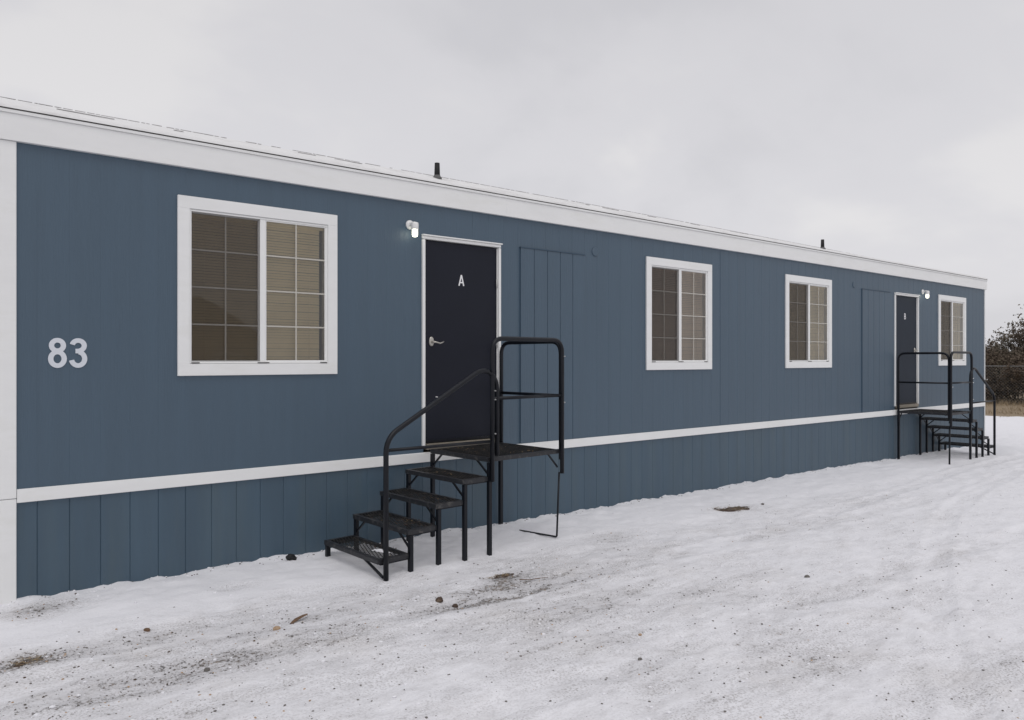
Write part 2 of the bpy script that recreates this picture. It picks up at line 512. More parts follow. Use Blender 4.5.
def build_ground():
    xs = list(np.arange(0.2, 9.0, 0.035)) + list(np.arange(9.0, 24.0, 0.075))
    tail = grow_axis(23.9, 24.0, 0.1, (23.8, 900), 1.12)
    head = grow_axis(0.2, 0.25, 0.05, (-900, 0.2), 1.15)
    xs = np.array(sorted(set([round(float(v), 4) for v in head if v < 0.18] + [round(float(v), 4) for v in xs] + [round(float(v), 4) for v in tail if v > 24.0])))
    yf = np.arange(-5.6, 0.25, 0.035)
    ya = grow_axis(-5.6, -5.55, 0.05, (-900, -5.6), 1.15)
    yb = grow_axis(0.2, 0.28, 0.08, (0.2, 900), 1.15)
    ys = np.array(sorted(set([round(float(v), 4) for v in ya if v < -5.62] + [round(float(v), 4) for v in yf] + [round(float(v), 4) for v in yb if v > 0.26])))
    X, Y = np.meshgrid(xs, ys, indexing='ij')
    Z = ground_h(X, Y)
    nx, ny = X.shape
    co = np.stack([X, Y, Z], -1).reshape(-1, 3)
    I = np.arange(nx * ny).reshape(nx, ny)
    q = np.stack([I[:-1, :-1], I[1:, :-1], I[1:, 1:], I[:-1, 1:]], -1).reshape(-1, 4)
    me = bpy.data.meshes.new('snowy_ground')
    me.vertices.add(len(co)); me.vertices.foreach_set('co', co.ravel())
    me.loops.add(q.size); me.loops.foreach_set('vertex_index', q.ravel())
    me.polygons.add(len(q))
    me.polygons.foreach_set('loop_start', np.arange(0, q.size, 4))
    me.polygons.foreach_set('loop_total', np.full(len(q), 4))
    me.polygons.foreach_set('use_smooth', np.ones(len(q), bool))
    me.update()
    a = me.attributes.new('dirt', 'FLOAT', 'POINT')
    a.data.foreach_set('value', dirt_mask(X, Y).ravel().astype(np.float32))
    t = np.clip(sstep(25.5, 30, X + 5 * (fbm(X * 0.3, Y * 0.3, 7) - 0.5)) * 0.9, 0, 1)
    b = me.attributes.new('tan', 'FLOAT', 'POINT')
    b.data.foreach_set('value', t.ravel().astype(np.float32))
    m = bpy.data.materials.new('snow_over_gravel'); m.use_nodes = True
    nt = m.node_tree; N = nt.nodes.new; L = nt.links.new
    P = nt.nodes['Principled BSDF']
    P.inputs['Roughness'].default_value = 0.88
    P.inputs['Specular IOR Level'].default_value = 0.12
    tc = N('ShaderNodeTexCoord')

    def noise(scale, detail=5, rough=0.6, stretch=None):
        src = tc.outputs['Object']
        if stretch:
            mp = N('ShaderNodeMapping'); mp.inputs['Scale'].default_value = stretch[:3]
            if len(stretch) > 3: mp.inputs['Rotation'].default_value = (0, 0, stretch[3])
            L(src, mp.inputs['Vector']); src = mp.outputs[0]
        n = N('ShaderNodeTexNoise'); n.inputs['Scale'].default_value = scale
        n.inputs['Detail'].default_value = detail; n.inputs['Roughness'].default_value = rough
        L(src, n.inputs['Vector'])
        return n.outputs['Fac']

    def math_(op, a, b=None, c=None):
        n = N('ShaderNodeMath'); n.operation = op
        for i, v in enumerate((a, b, c)):
            if v is None: continue
            if isinstance(v, (int, float)): n.inputs[i].default_value = v
            else: L(v, n.inputs[i])
        return n.outputs[0]

    def rng(v, a, b, c=0.0, d=1.0):
        n = N('ShaderNodeMapRange')
        L(v, n.inputs[0])
        for i, k in zip((1, 2, 3, 4), (a, b, c, d)): n.inputs[i].default_value = k
        return n.outputs[0]
    at = N('ShaderNodeAttribute'); at.attribute_name = 'dirt'
    dirt = at.outputs['Fac']
    tn = N('ShaderNodeAttribute'); tn.attribute_name = 'tan'
    # fine specks of gravel sticking through the snow
    n_f = noise(46, 4, 0.8)
    n_m = noise(9, 6, 0.7, (0.55, 1.5, 1, 0.12))
    n_s = noise(3.0, 5, 0.6, (0.45, 1.6, 1, -0.08))
    sp = math_('ADD', math_('MULTIPLY', n_f, 0.75), math_('MULTIPLY', n_m, 0.45))
    sp = math_('ADD', sp, math_('MULTIPLY', n_s, 0.20))          # mean about 0.70
    thr = math_('SUBTRACT', 0.915, math_('MULTIPLY', dirt, 0.225))
    speck = rng(math_('SUBTRACT', sp, thr), 0.0, 0.045)
    # thin snow over the gravel reads greyer
    thin = rng(math_('ADD', math_('MULTIPLY', dirt, 0.9), math_('MULTIPLY', math_('SUBTRACT', n_m, 0.5), 1.6)), 0.12, 0.80, 0.0, 0.70)
    c_snow = N('ShaderNodeMixRGB'); c_snow.inputs[1].default_value = (0.80, 0.80, 0.83, 1); c_snow.inputs[2].default_value = (0.50, 0.49, 0.50, 1)
    L(thin, c_snow.inputs[0])
    tint = N('ShaderNodeMixRGB'); tint.inputs[2].default_value = (0.62, 0.56, 0.48, 1)
    L(c_snow.outputs[0], tint.inputs[1]); L(math_('MULTIPLY', rng(noise(1.6, 5), 0.52, 0.75, 0, 0.35), dirt), tint.inputs[0])
    patchy = rng(noise(2.2, 6, 0.65, (0.5, 1.5, 1, 0.1)), 0.40, 0.62, 0.25, 1.25)
    grain = math_('MULTIPLY', math_('MULTIPLY', rng(noise(75, 2, 0.5), 0.48, 0.64), patchy), rng(dirt, 0.02, 0.40, 0.06, 0.62))
    grc = N('ShaderNodeMixRGB'); grc.inputs[2].default_value = (0.36, 0.345, 0.34, 1)
    L(grain, grc.inputs[0]); L(tint.outputs[0], grc.inputs[1]); tint = grc
    c_dirt = N('ShaderNodeMixRGB'); c_dirt.inputs[1].default_value = (0.10, 0.092, 0.085, 1); c_dirt.inputs[2].default_value = (0.25, 0.20, 0.155, 1)
    L(rng(noise(15, 4), 0.4, 0.65), c_dirt.inputs[0])
    mixc = N('ShaderNodeMixRGB'); L(math_('MULTIPLY', speck, 0.86), mixc.inputs[0]); L(tint.outputs[0], mixc.inputs[1]); L(c_dirt.outputs[0], mixc.inputs[2])
    tanc = N('ShaderNodeMixRGB'); tanc.inputs[2].default_value = (0.27, 0.215, 0.15, 1)
    tf = rng(math_('ADD', tn.outputs['Fac'], math_('MULTIPLY', math_('SUBTRACT', noise(1.2, 6, 0.7), 0.5), 1.1)), 0.40, 0.7)
    L(tf, tanc.inputs[0]); L(mixc.outputs[0], tanc.inputs[1])
    L(tanc.outputs[0], P.inputs['Base Color'])
    hgt = math_('ADD', math_('MULTIPLY', noise(22, 6, 0.65), 0.6), math_('MULTIPLY', n_m, 0.8))
    hgt = math_('ADD', hgt, math_('MULTIPLY', noise(90, 3, 0.6), 0.18))
    hgt = math_('SUBTRACT', hgt, math_('MULTIPLY', speck, 0.12))
    bp = N('ShaderNodeBump'); bp.inputs['Distance'].default_value = 0.022
    L(rng(dirt, 0.0, 0.6, 0.40, 0.95), bp.inputs['Strength'])
    L(hgt, bp.inputs['Height']); L(bp.outputs[0], P.inputs['Normal'])
    me.materials.append(m)
    o = bpy.data.objects.new('snowy_ground', me)
    COL.objects.link(o)
    tag(o, 'gravel yard under a thin trodden cover of snow', 'ground', kind='structure')
    return o


build_ground()

# ------------------------------------------------------------------ the mobile home
X0, X1 = 0.80, 19.20
DEPTH = 3.66
Z_FASC, Z_TOP = 3.302, 3.50
Z_BAND0, Z_BAND1 = 0.733, 0.829
WINS = [(2.036, 3.445, 1.622, 3.075), (7.782, 9.165, 1.622, 3.068), (11.062, 12.469, 1.625, 3.072), (16.747, 18.135, 1.637, 3.064)]
DOORS = [(4.379, 5.385), (14.800, 15.815)]
DZ0, DZ1 = 0.885, 2.990

home = empty('mobile_home', (10.0, 1.83, 0.0))
HO = Vector((-10.0, -1.83, 0.0))
tag(home, 'long blue trailer building with white trim, numbered 83, standing on the snow', 'mobile home')


def hp(mb, name, m, parent=None, label=None):
    """part of the home: world coordinates in, parented to home or one of its parts"""
    o = mb.build(name, m, parent or home)
    if parent is None:
        o.location = HO
    if label: o['label'] = label
    return o


def siding(x0, x1, z0, z1, openings, grooves, y=0.0, gd=0.006, gw=0.011, zj=None):
    st = {round(x0, 4): y, round(x1, 4): y}
    for g in grooves:
        if x0 + gw < g < x1 - gw and not any(a - gw < g < b + gw and False for a, b, _, _ in openings):
            bad = any(abs(g - e) < gw for a, b, _, _ in openings for e in (a, b))
            if bad: continue
            st[round(g - gw / 2, 4)] = y; st[round(g, 4)] = y + gd * (1 if g < 5 or gd > 0.002 else 1.9); st[round(g + gw / 2, 4)] = y
    for a, b, _, _ in openings:
        for e in (a, b):
            if x0 < e < x1: st.setdefault(round(e, 4), y)
    xs = sorted(st)
    zs = sorted(set([z0, z1] + [z for _, _, c, d in openings for z in (c, d) if z0 < z < z1]))
    mb = MB()
    idx = {}
    v = []
    for i, x in enumerate(xs):
        for j, z in enumerate(zs):
            idx[(i, j)] = len(v); v.append((x, st[x], z))
    f = []
    for i in range(len(xs) - 1):
        xm = (xs[i] + xs[i + 1]) / 2
        for j in range(len(zs) - 1):
            zm = (zs[j] + zs[j + 1]) / 2
            if any(a < xm < b and c < zm < d for a, b, c, d in openings): continue
            f.append((idx[(i, j)], idx[(i + 1, j)], idx[(i + 1, j + 1)], idx[(i, j + 1)]))
    return mb.add(v, f)


opens = [(a + 0.06, b - 0.06, c + 0.06, d - 0.06) for a, b, c, d in WINS] + [(a + 0.02, b - 0.02, Z_BAND1 - 0.01, DZ1 - 0.02) for a, b in DOORS]
gup = [1.063 + 0.2080 * k for k in range(-1, 90)]
up = siding(0.90, X1, Z_BAND0 + 0.02, Z_TOP, opens, gup, gd=0.0012, gw=0.006)
wall = hp(up, 'front_wall', M['siding'])
M['joint'] = mat('dark_blue_joint', (0.05, 0.08, 0.12), rough=0.8)
# board joints every fourth groove read as darker seams
seam = MB()
for k in range(0, 90):
    if k % 12 == 4:
        g = 1.063 + 0.2080 * k
        if g > 5.6 and g < X1 - 0.1 and not any(a - 0.02 < g < b + 0.02 for a, b, _, _ in opens) and not (5.6 < g < 6.7) and not (13.5 < g < 14.6):
            seam = MB(); seam.box(g - 0.0015, g + 0.0015, -0.002, 0.004, Z_BAND1 + 0.001, Z_FASC - 0.001)
hp(seam, 'board_joint', mat('dark_blue_joint', (0.05, 0.08, 0.12), rough=0.8), wall)
sk = siding(0.92, X1 - 0.003, -0.45, Z_BAND0 + 0.01, [], [1.063 + 0.2080 * k for k in range(0, 90)], y=0.004, gd=0.0045, gw=0.008)
hp(sk, 'skirting', M['skirt'])
# rest of the shell
sh = MB()
sh.add([(X1, 0, -0.45), (X1, DEPTH, -0.45), (X1, DEPTH, Z_TOP), (X1, 0, Z_TOP)], [(0, 1, 2, 3)])
hp(sh, 'end_wall', M['siding'])
sh = MB()
sh.add([(X0 + 0.004, 0, -0.45), (X0 + 0.004, DEPTH, -0.45), (X0 + 0.004, DEPTH, Z_TOP), (X0 + 0.004, 0, Z_TOP)], [(3, 2, 1, 0)])
hp(sh, 'end_wall', M['siding'])
sh = MB()
sh.add([(X0, DEPTH, -0.45), (X1, DEPTH, -0.45), (X1, DEPTH, Z_TOP), (X0, DEPTH, Z_TOP)], [(3, 2, 1, 0)])
hp(sh, 'rear_wall', M['siding'])
sh = MB()
sh.box(X0 + 0.02, X1 - 0.02, 0.03, DEPTH - 0.02, 0.78, 0.83)
hp(sh, 'floor', M['inner'])
sh = MB()
sh.box(X0 + 0.02, X1 - 0.02, 0.05, DEPTH - 0.02, 3.40, 3.44)
hp(sh, 'ceiling', M['inner'])

# trims
b = MB()
segs = [(0.931, DOORS[0][0]), (DOORS[0][0], DOORS[0][1]), (DOORS[0][1], DOORS[1][0]), (DOORS[1][0], DOORS[1][1]), (DOORS[1][1], X1 + 0.004)]
b.box(0.934, X1 + 0.02, -0.020, 0.006, Z_BAND0, Z_BAND1, bev=0.003)
hp(b, 'belt_trim', M['trim'])
b = MB()
b.box(X0 - 0.02, 0.931, -0.022, 0.02, -0.45, Z_BAND0 + 0.03, bev=0.004)
b.box(X0 - 0.02, 0.931, -0.024, 0.02, Z_BAND0 + 0.034, Z_FASC - 0.002, bev=0.004)
b.box(X0 - 0.022, X0 + 0.003, 0.021, 0.14, -0.45, Z_FASC - 0.002, bev=0.003)
hp(b, 'corner_board', M['trim'])
b = MB()
b.box(X1 + 0.001, X1 + 0.022, -0.018, 0.12, -0.45, Z_FASC - 0.002, bev=0.003)
hp(b, 'corner_board', M['trim'])
b = MB()
xx = X0 - 0.06
for xe in (5.45, 10.4, 15.2, X1 + 0.06):
    b.box(xx, xe - 0.0004, -0.040, 0.004, Z_FASC, 3.492, bev=0.0012); xx = xe
b.box(X1 + 0.025, X1 + 0.06, 0.006, DEPTH + 0.03, Z_FASC, 3.492, bev=0.003)
b.box(X0 - 0.06, X0 - 0.024, 0.006, DEPTH + 0.03, Z_FASC, 3.492, bev=0.003)
b.box(X0 - 0.06, X1 + 0.06, DEPTH + 0.032, DEPTH + 0.06, Z_FASC, 3.492, bev=0.003)
fas = hp(b, 'fascia', M['trim'])
b = MB()
b.box(X0 - 0.066, X1 + 0.066, -0.052, -0.012, 3.4935, 3.516, bev=0.002)
hp(b, 'drip_edge', M['trim'], fas)
b = MB()
b.box(X0 - 0.05, X1 + 0.05, -0.046, 0.0, 3.517, 3.522)
hp(b, 'shadow_gap_strip', M['seam'], fas)  # solid dark strip drawn where only the gap's shadow would be


# roof: low bowed membrane, snow lying on it
def roof_prof(x):
    k = 1 - 0.80 * float(sstep(6, 19, np.array(x)))
    fr = [(-0.058, 0.0), (-0.050, 0.018), (0.0, 0.048), (0.08, 0.086), (0.15, 0.115), (0.30, 0.152 + 0.01), (0.50, 0.19), (1.1, 0.23), (1.83, 0.25),
          (2.6, 0.23), (3.3, 0.17), (DEPTH + 0.058, 0.0)]
    out = []
    for y, h in fr:
        if 0 < y < 2:
            hh = 0.27 * (y + 0.058)      # line of equal slope; vary only what rises above it
            h = h if h < hh else hh + (h - hh) * k
        out.append((y, h))
    return out


rb = MB()
xs = np.linspace(X0 - 0.062, X1 + 0.062, 230)
v = []; f = []
npf = 12
for i, x in enumerate(xs):
    for j, (y, h) in enumerate(roof_prof(x)):
        n_ = 0.010 * (float(fbm(np.array(x * 1.3), np.array(y * 3.0), 201)) - 0.5) + 0.006 * (float(fbm(np.array(x * 7.0), np.array(y * 9.0), 205)) - 0.5)
        v.append((x, y, 3.524 + h + (n_ if 1 < j < npf - 1 else 0)))
for i in range(len(xs) - 1):
    for j in range(npf - 1):
        a = i * npf + j
        f.append((a, a + npf, a + npf + 1, a + 1))
o_ = len(v)
f.append(tuple(range(npf)))
f.append(tuple(((len(xs) - 1) * npf + j) for j in range(npf))[::-1])
rb.add(v, f, smooth=True)
roof = hp(rb, 'roof', M['roof'])


def roof_z(x, y):
    p = roof_prof(x)
    return 3.524 + float(np.interp(y, [q[0] for q in p], [q[1] for q in p]))


sm = MB()
x = X0
while x < X1 - 0.2:
    L_ = R.uniform(0.02, 0.10)
    y_ = 0.25 + 0.008 * math.sin(x * 1.7) + R.uniform(-0.003, 0.003)
    if R.random() < 0.93:
        z_ = roof_z(x, y_)
        z2 = roof_z(x + L_, y_)
        sm.bar((x, y_, z_ + 0.004), (x + L_, y_, z2 + 0.004), 0.010, 0.002 + R.random() * 0.0015)
    x += L_ + (R.uniform(0.0, 0.02))
x = X0 + 0.4
while x < 11:
    L_ = R.uniform(0.05, 0.5)
    y_ = 0.09 + R.uniform(-0.012, 0.012)
    if R.random() < 0.5:
        sm.bar((x, y_, roof_z(x, y_) + 0.004), (x + L_, y_, roof_z(x + L_, y_) + 0.004), 0.01, 0.004, mi=1)
    x += L_ + R.uniform(0.1, 0.6)
hp(sm, 'roof_seam', [M['seamline'], M['seam_grey']], roof)['kind'] = 'stuff'
for vx, lab in ((4.636, 'nearer black vent pipe'), (12.39, 'farther black vent pipe')):
    vy = 0.10
    zb = roof_z(vx, vy)
    p = MB()
    p.lathe([(0.031, -0.02), (0.029, 0.06), (0.026, 0.150), (0.020, 0.150), (0.020, 0.10)], (vx, vy, zb), n=14)
    vp = hp(p, 'vent_pipe', M['vent'], roof, lab)
    p = MB()
    p.lathe([(0.050, -0.03), (0.048, 0.004), (0.036, 0.012), (0.032, 0.025)], (vx, vy, zb), n=16)
    hp(p, 'vent_boot', M['boot'], vp) if False else hp(p, 'vent_boot', M['boot'], roof)


# windows
def window(i, W, blind_m, right_m, lab):
    a, b_, c, d = W
    ti = 0.093
    g = MB()
    cap_z = d
    g.box(a, b_, -0.024, 0.0, d - 0.100, d, bev=0.003)
    g.box(a, b_, -0.024, 0.0, c, c + 0.098, bev=0.003)
    g.box(a, a + ti, -0.0232, 0.0, c + 0.0965, d - 0.0985, bev=0.002)
    g.box(b_ - ti, b_, -0.0232, 0.0, c + 0.0965, d - 0.0985, bev=0.002)
    w = hp(g, 'window', M['trim'], None, lab)
    ix0, ix1, iz0, iz1 = a + ti, b_ - ti, c + 0.100, d - 0.102
    fr = MB(); t = 0.016
    fr.box(ix0, ix1, -0.014, 0.075, iz1 - t, iz1, bev=0.002)
    fr.box(ix0, ix1, -0.016, 0.075, iz0, iz0 + t, bev=0.002)
    fr.box(ix0, ix0 + t, -0.014, 0.075, iz0 + t, iz1 - t, bev=0.002)
    fr.box(ix1 - t, ix1, -0.010, 0.075, iz0 + t, iz1 - t, bev=0.002)
    hp(fr, 'frame', M['vinyl'], w)
    jx0, jx1, jz0, jz1 = ix0 + t, ix1 - t, iz0 + t, iz1 - t
    mx = (jx0 + jx1) / 2 + 0.005
    ml = MB()
    ml.box(mx - 0.026, mx + 0.022, -0.010, 0.05, jz0, jz1, bev=0.002)
    hp(ml, 'meeting_stile', M['vinyl'], w)
    # left sash frame (slim, behind the screen)
    for (p0, p1, yy, lb) in ((jx0, mx - 0.026, 0.020, 'screened'), (mx + 0.022, jx1, 0.004, 'clear')):
        ss = MB(); s_ = 0.010
        ss.box(p0, p1, yy - 0.008, yy + 0.012, jz0, jz0 + s_)
        ss.box(p0, p1, yy - 0.008, yy + 0.012, jz1 - s_, jz1)
        ss.box(p0, p0 + s_, yy - 0.008, yy + 0.012, jz0 + s_, jz1 - s_)
        ss.box(p1 - s_, p1, yy - 0.008, yy + 0.012, jz0 + s_, jz1 - s_)
        hp(ss, 'sash', M['vinyl'], w)
        gp = MB(); gp.box(p0 + 0.002, p1 - 0.002, yy, yy + 0.003, jz0 + 0.002, jz1 - 0.002)
        # one sheet only, so the reflection is single
        gp = MB().add([(p0 + s_, yy, jz0 + s_), (p1 - s_, yy, jz0 + s_), (p1 - s_, yy, jz1 - s_), (p0 + s_, yy, jz1 - s_)], [(0, 1, 2, 3)])
        hp(gp, 'pane', M['glass'], w)
        gr = MB()
        xm = (p0 + p1) / 2
        gr.box(xm - 0.0065, xm + 0.0065, yy - 0.005, yy - 0.001, jz0 + s_, jz1 - s_)
        for k in (1, 2, 3):
            zz = jz0 + (jz1 - jz0) * k / 4
            gr.box(p0 + s_, xm - 0.0067, yy - 0.005, yy - 0.001, zz - 0.0065, zz + 0.0065)
            gr.box(xm + 0.0067, p1 - s_, yy - 0.005, yy - 0.001, zz - 0.0065, zz + 0.0065)
        hp(gr, 'grille', M['grille'], w)
    sc = MB().add([(jx0, -0.002, jz0), (mx - 0.026, -0.002, jz0), (mx - 0.026, -0.002, jz1), (jx0, -0.002, jz1)], [(0, 1, 2, 3)])
    hp(sc, 'screen', M['screen'], w)
    # venetian blind, slats nearly closed
    bl = MB()
    n = int((jz1 - jz0) / 0.0235)
    rr = random.Random(10 + i)
    for k in range(n):
        z = jz0 + 0.006 + k * 0.0235
        tl = math.radians(66 + rr.uniform(-3, 3))
        dy, dz = 0.0125 * math.cos(tl), 0.0125 * math.sin(tl)
        sag = rr.uniform(-0.0012, 0.0012)
        yc = 0.048
        x_l, x_r = jx0 + 0.004, jx1 - 0.004 - (0.035 if i == 0 else 0.012)
        bl.add([(x_l, yc - dy, z - dz), (x_r, yc - dy, z - dz + sag), (x_r, yc + dy, z + dz + sag), (x_l, yc + dy, z + dz)], [(0, 1, 2, 3)])
    for xx in (jx0 + 0.12, (jx0 + jx1) / 2 + 0.06, jx1 - 0.14):
        bl.tube([(xx, 0.034, jz0 + 0.01), (xx, 0.034, jz1)], 0.0012, n=4)
    bl.box(jx0 + 0.003, jx1 - 0.003, 0.036, 0.064, jz1 - 0.03, jz1 - 0.002)
    hp(bl, 'blind', blind_m, w)
    for xx, hw in ((ix0 + 0.045, 0.032), (mx, 0.050), (ix1 - 0.045, 0.032)):
        hp(MB().box(xx - hw, xx + hw, -0.026, -0.0165, iz0 + 0.0015, iz0 + 0.009), 'weep_cover', M['slot'], w)
    bx = MB()   # dark room end behind the blind
    return w


BL = [M['blind'], M['blind_tan'], M['blind'], M['blind']]
LABW = ['large window nearest the number, beige blinds', 'window with tan blind right of the covered doorway', 'window between the second window and the far door', 'window beside the far door, half behind the stair rails']
for i, W in enumerate(WINS):
    window(i, W, BL[i], None, LABW[i])


# strokes for letters and numbers, drawn in the wall plane
def strokes(polys, w, y0, y1):
    mb = MB()
    for P in polys:
        closed = (abs(P[0][0] - P[-1][0]) + abs(P[0][1] - P[-1][1])) < 1e-6
        n = len(P)
        left, right = [], []
        for k in range(n):
            if closed:
                p0 = P[(k - 1) % (n - 1)]; p2 = P[(k + 1) % (n - 1)]
            else:
                p0 = P[max(k - 1, 0)]; p2 = P[min(k + 1, n - 1)]
            tx, tz = p2[0] - p0[0], p2[1] - p0[1]
            l = math.hypot(tx, tz) or 1
            nx, nz = -tz / l * w / 2, tx / l * w / 2
            left.append((P[k][0] + nx, P[k][1] + nz)); right.append((P[k][0] - nx, P[k][1] - nz))
        v = []
        for k in range(n):
            for (x, z) in (left[k], right[k]):
                v.append((x, y0, z)); v.append((x, y1, z))
        f = []
        for k in range(n - 1):
            a = k * 4; c = a + 4
            f += [(a, c, c + 2, a + 2), (a + 1, a + 3, c + 3, c + 1), (a, a + 1, c + 1, c), (a + 2, c + 2, c + 3, a + 3)]
        f += [(0, 2, 3, 1), (4 * n - 4, 4 * n - 3, 4 * n - 1, 4 * n - 2)]
        mb.add(v, f)
    return mb


def arc(cx, cz, rx, rz, a0, a1, n=28):
    return [(cx + rx * math.cos(math.radians(a0 + (a1 - a0) * k / n)), cz + rz * math.sin(math.radians(a0 + (a1 - a0) * k / n))) for k in range(n + 1)]


zb, zt = 1.692, 1.912
w_ = 0.034
# 8
cx8 = 1.190
up8 = arc(cx8, zt - 0.0555, 0.0385, 0.0385, -90, 270)
lo8 = arc(cx8, zb + 0.0670, 0.0435, 0.0500, -90, 270)
hp(strokes([up8], w_, -0.008, 0.0).add(*(lambda s: (s.v, s.f))(strokes([lo8], w_, -0.0085, 0.0))), 'house_number', M['number'], None, 'white figure 8')
cx3 = 1.326
a3 = arc(cx3, zt - 0.0555, 0.0400, 0.0385, 168, -82)
b3 = arc(cx3 - 0.001, zb + 0.0670, 0.0440, 0.0500, 84, -168)
mid = [(cx3 - 0.018, zt - 0.0955), (cx3 + 0.012, zt - 0.0955)]
s3 = strokes([a3], w_, -0.008, 0.0); t3 = strokes([b3], w_, -0.0086, 0.0); u3 = strokes([mid], w_, -0.0078, 0.0)
s3.add(t3.v, t3.f); s3.add(u3.v, u3.f)
hp(s3, 'house_number', M['number'], None, 'white figure 3')


# doors
def door(i, D, letter, hinge_right, lab):
    a, b_ = D
    cx = (a + b_) / 2
    lf = MB()
    lf.box(a + 0.036, b_ - 0.036, 0.012, 0.055, DZ0 + 0.045, DZ1 - 0.042, bev=0.002)
    dr = hp(lf, 'door', M['door'] if i == 0 else M['door_blue_grey'], None, lab)
    fr = MB()
    fr.box(a, a + 0.032, -0.024, 0.06, DZ0 + 0.01, DZ1 - 0.040, bev=0.004)
    fr.box(b_ - 0.032, b_, -0.024, 0.06, DZ0 + 0.01, DZ1 - 0.040, bev=0.004)
    fr.box(a, b_, -0.024, 0.06, DZ1 - 0.034, DZ1 - 0.004, bev=0.004)
    fr.box(a - 0.004, b_ + 0.010, -0.040, 0.0, DZ1 - 0.003, DZ1 + 0.010, bev=0.002)
    fr.box(a + 0.0325, a + 0.038, 0.004, 0.0115, DZ0 + 0.05, DZ1 - 0.04)
    fr.box(b_ - 0.038, b_ - 0.0325, 0.004, 0.0115, DZ0 + 0.05, DZ1 - 0.04)
    hp(fr, 'door_frame', M['vinyl'], dr)
    th = MB()
    th.box(a + 0.041, b_ - 0.041, -0.035, 0.06, DZ0 - 0.03, DZ0 + 0.028, bev=0.003)
    hp(th, 'threshold', M['sill'], dr)
    sw = MB()
    sw.box(a + 0.052, b_ - 0.052, 0.004, 0.0115, DZ0 + 0.034, DZ0 + 0.062)
    hp(sw, 'door_sweep', M['iron'], dr)
    hs = -1 if hinge_right else 1
    hx = (a + 0.048 + 0.075) if hinge_right else (b_ - 0.048 - 0.075)
    hz = 1.930
    h = MB()
    v_, f_ = [], []
    # oval rose
    pr = [(1.0, 0.0), (1.0, 0.006), (0.85, 0.012), (0.45, 0.014)]
    n = 20
    for s_, yy in pr:
        for k in range(n):
            an = 2 * math.pi * k / n
            v_.append((hx + 0.030 * s_ * math.cos(an), 0.0115 - yy, hz + 0.006 + 0.050 * s_ * math.sin(an)))
    for q in range(3):
        for k in range(n):
            k2 = (k + 1) % n
            f_.append((q * n + k, q * n + k2, (q + 1) * n + k2, (q + 1) * n + k))
    f_.append(tuple(3 * n + k for k in range(n)))
    h.add(v_, f_, True)
    d_ = 1 if hinge_right else -1
    h.tube([(hx, 0.0, hz), (hx, -0.045, hz)], 0.011, n=10)
    h.tube([(hx - 0.008 * d_, -0.045, hz + 0.001), (hx + 0.03 * d_, -0.050, hz - 0.004), (hx + 0.065 * d_, -0.048, hz - 0.012), (hx + 0.095 * d_, -0.044, hz - 0.004), (hx + 0.118 * d_, -0.042, hz + 0.006)], 0.010, n=8, r1=0.006)
    hp(h, 'handle', M['steel'], dr)
    hx2 = (b_ - 0.044) if hinge_right else (a + 0.044)
    for zz in (DZ0 + 0.25, 1.93, DZ1 - 0.42 if i == 0 else DZ1 - 0.25):
        g = MB()
        g.tube([(hx2, -0.001, zz - 0.048), (hx2, -0.001, zz + 0.048)], 0.007, n=8)
        hp(g, 'hinge', M['hinge'], dr)
    lz0, lz1 = 2.518, 2.630
    if letter == 'A':
        hw = 0.030
        pol = [[(cx - 0.004 - hw, lz0), (cx - 0.004, lz1)], [(cx - 0.004 + hw, lz0), (cx - 0.004, lz1)], [(cx - 0.004 - hw * 0.60, lz0 + 0.034), (cx - 0.004 + hw * 0.60, lz0 + 0.034)]]
        ws = (0.0150, 0.0150, 0.0135)
    else:
        x_ = cx - 0.03
        pol = [[(x_ - 0.024, lz0), (x_ - 0.024, lz1)], [(x_ - 0.02, lz1 - 0.007)] + arc(x_ + 0.002, lz1 - 0.032, 0.022, 0.025, 90, -90, 12) + [(x_ - 0.02, lz0 + 0.055)],
               [(x_ - 0.02, lz0 + 0.053)] + arc(x_ + 0.004, lz0 + 0.030, 0.024, 0.0235, 90, -90, 12) + [(x_ - 0.02, lz0 + 0.007)]]
        ws = (0.015, 0.0135, 0.0135)
    mb = MB()
    for k, (p, w) in enumerate(zip(pol, ws)):
        s_ = strokes([p], w, 0.0095 - 0.0004 * k, 0.0118); mb.add(s_.v, s_.f)
    hp(mb, 'door_letter', M['letter'], dr)


door(0, DOORS[0], 'A', True, 'near door with the letter A')
door(1, DOORS[1], 'B', False, 'far door, a lighter blue grey, with its lever on the right')

# covered doorways: shallow grooved panels
for (a, b_, gs, lab) in ((5.672, 6.672, 5, 'covered doorway panel right of the near door'), (13.545, 14.600, 5, 'covered doorway panel left of the far door')):
    z1 = 2.985
    p = siding(a, b_, Z_BAND1 + 0.002, z1, [], [a + (b_ - a) / 5 * k for k in range(1, 5)], y=-0.014, gd=0.009, gw=0.012)
    p.add([(a, -0.014, Z_BAND1 + 0.002), (a, 0.001, Z_BAND1 + 0.002), (a, 0.001, z1), (a, -0.014, z1)], [(3, 2, 1, 0)])
    p.add([(b_, -0.014, Z_BAND1 + 0.002), (b_, 0.001, Z_BAND1 + 0.002), (b_, 0.001, z1), (b_, -0.014, z1)], [(0, 1, 2, 3)])
    p.add([(a, -0.014, z1), (b_, -0.014, z1), (b_, 0.001, z1), (a, 0.001, z1)], [(0, 1, 2, 3)])
    hp(p, 'doorway_panel', M['siding'], None, lab)
    c = MB()
    c.box(a - 0.012, b_ + 0.006, -0.022, 0.0, z1 + 0.001, z1 + 0.010)
    c.box(a - 0.014, a - 0.001, -0.005, 0.0, Z_BAND1 + 0.002, z1)
    hp(c, 'flashing', mat('dark_blue_flashing', (0.055, 0.09, 0.13), rough=0.6), None)
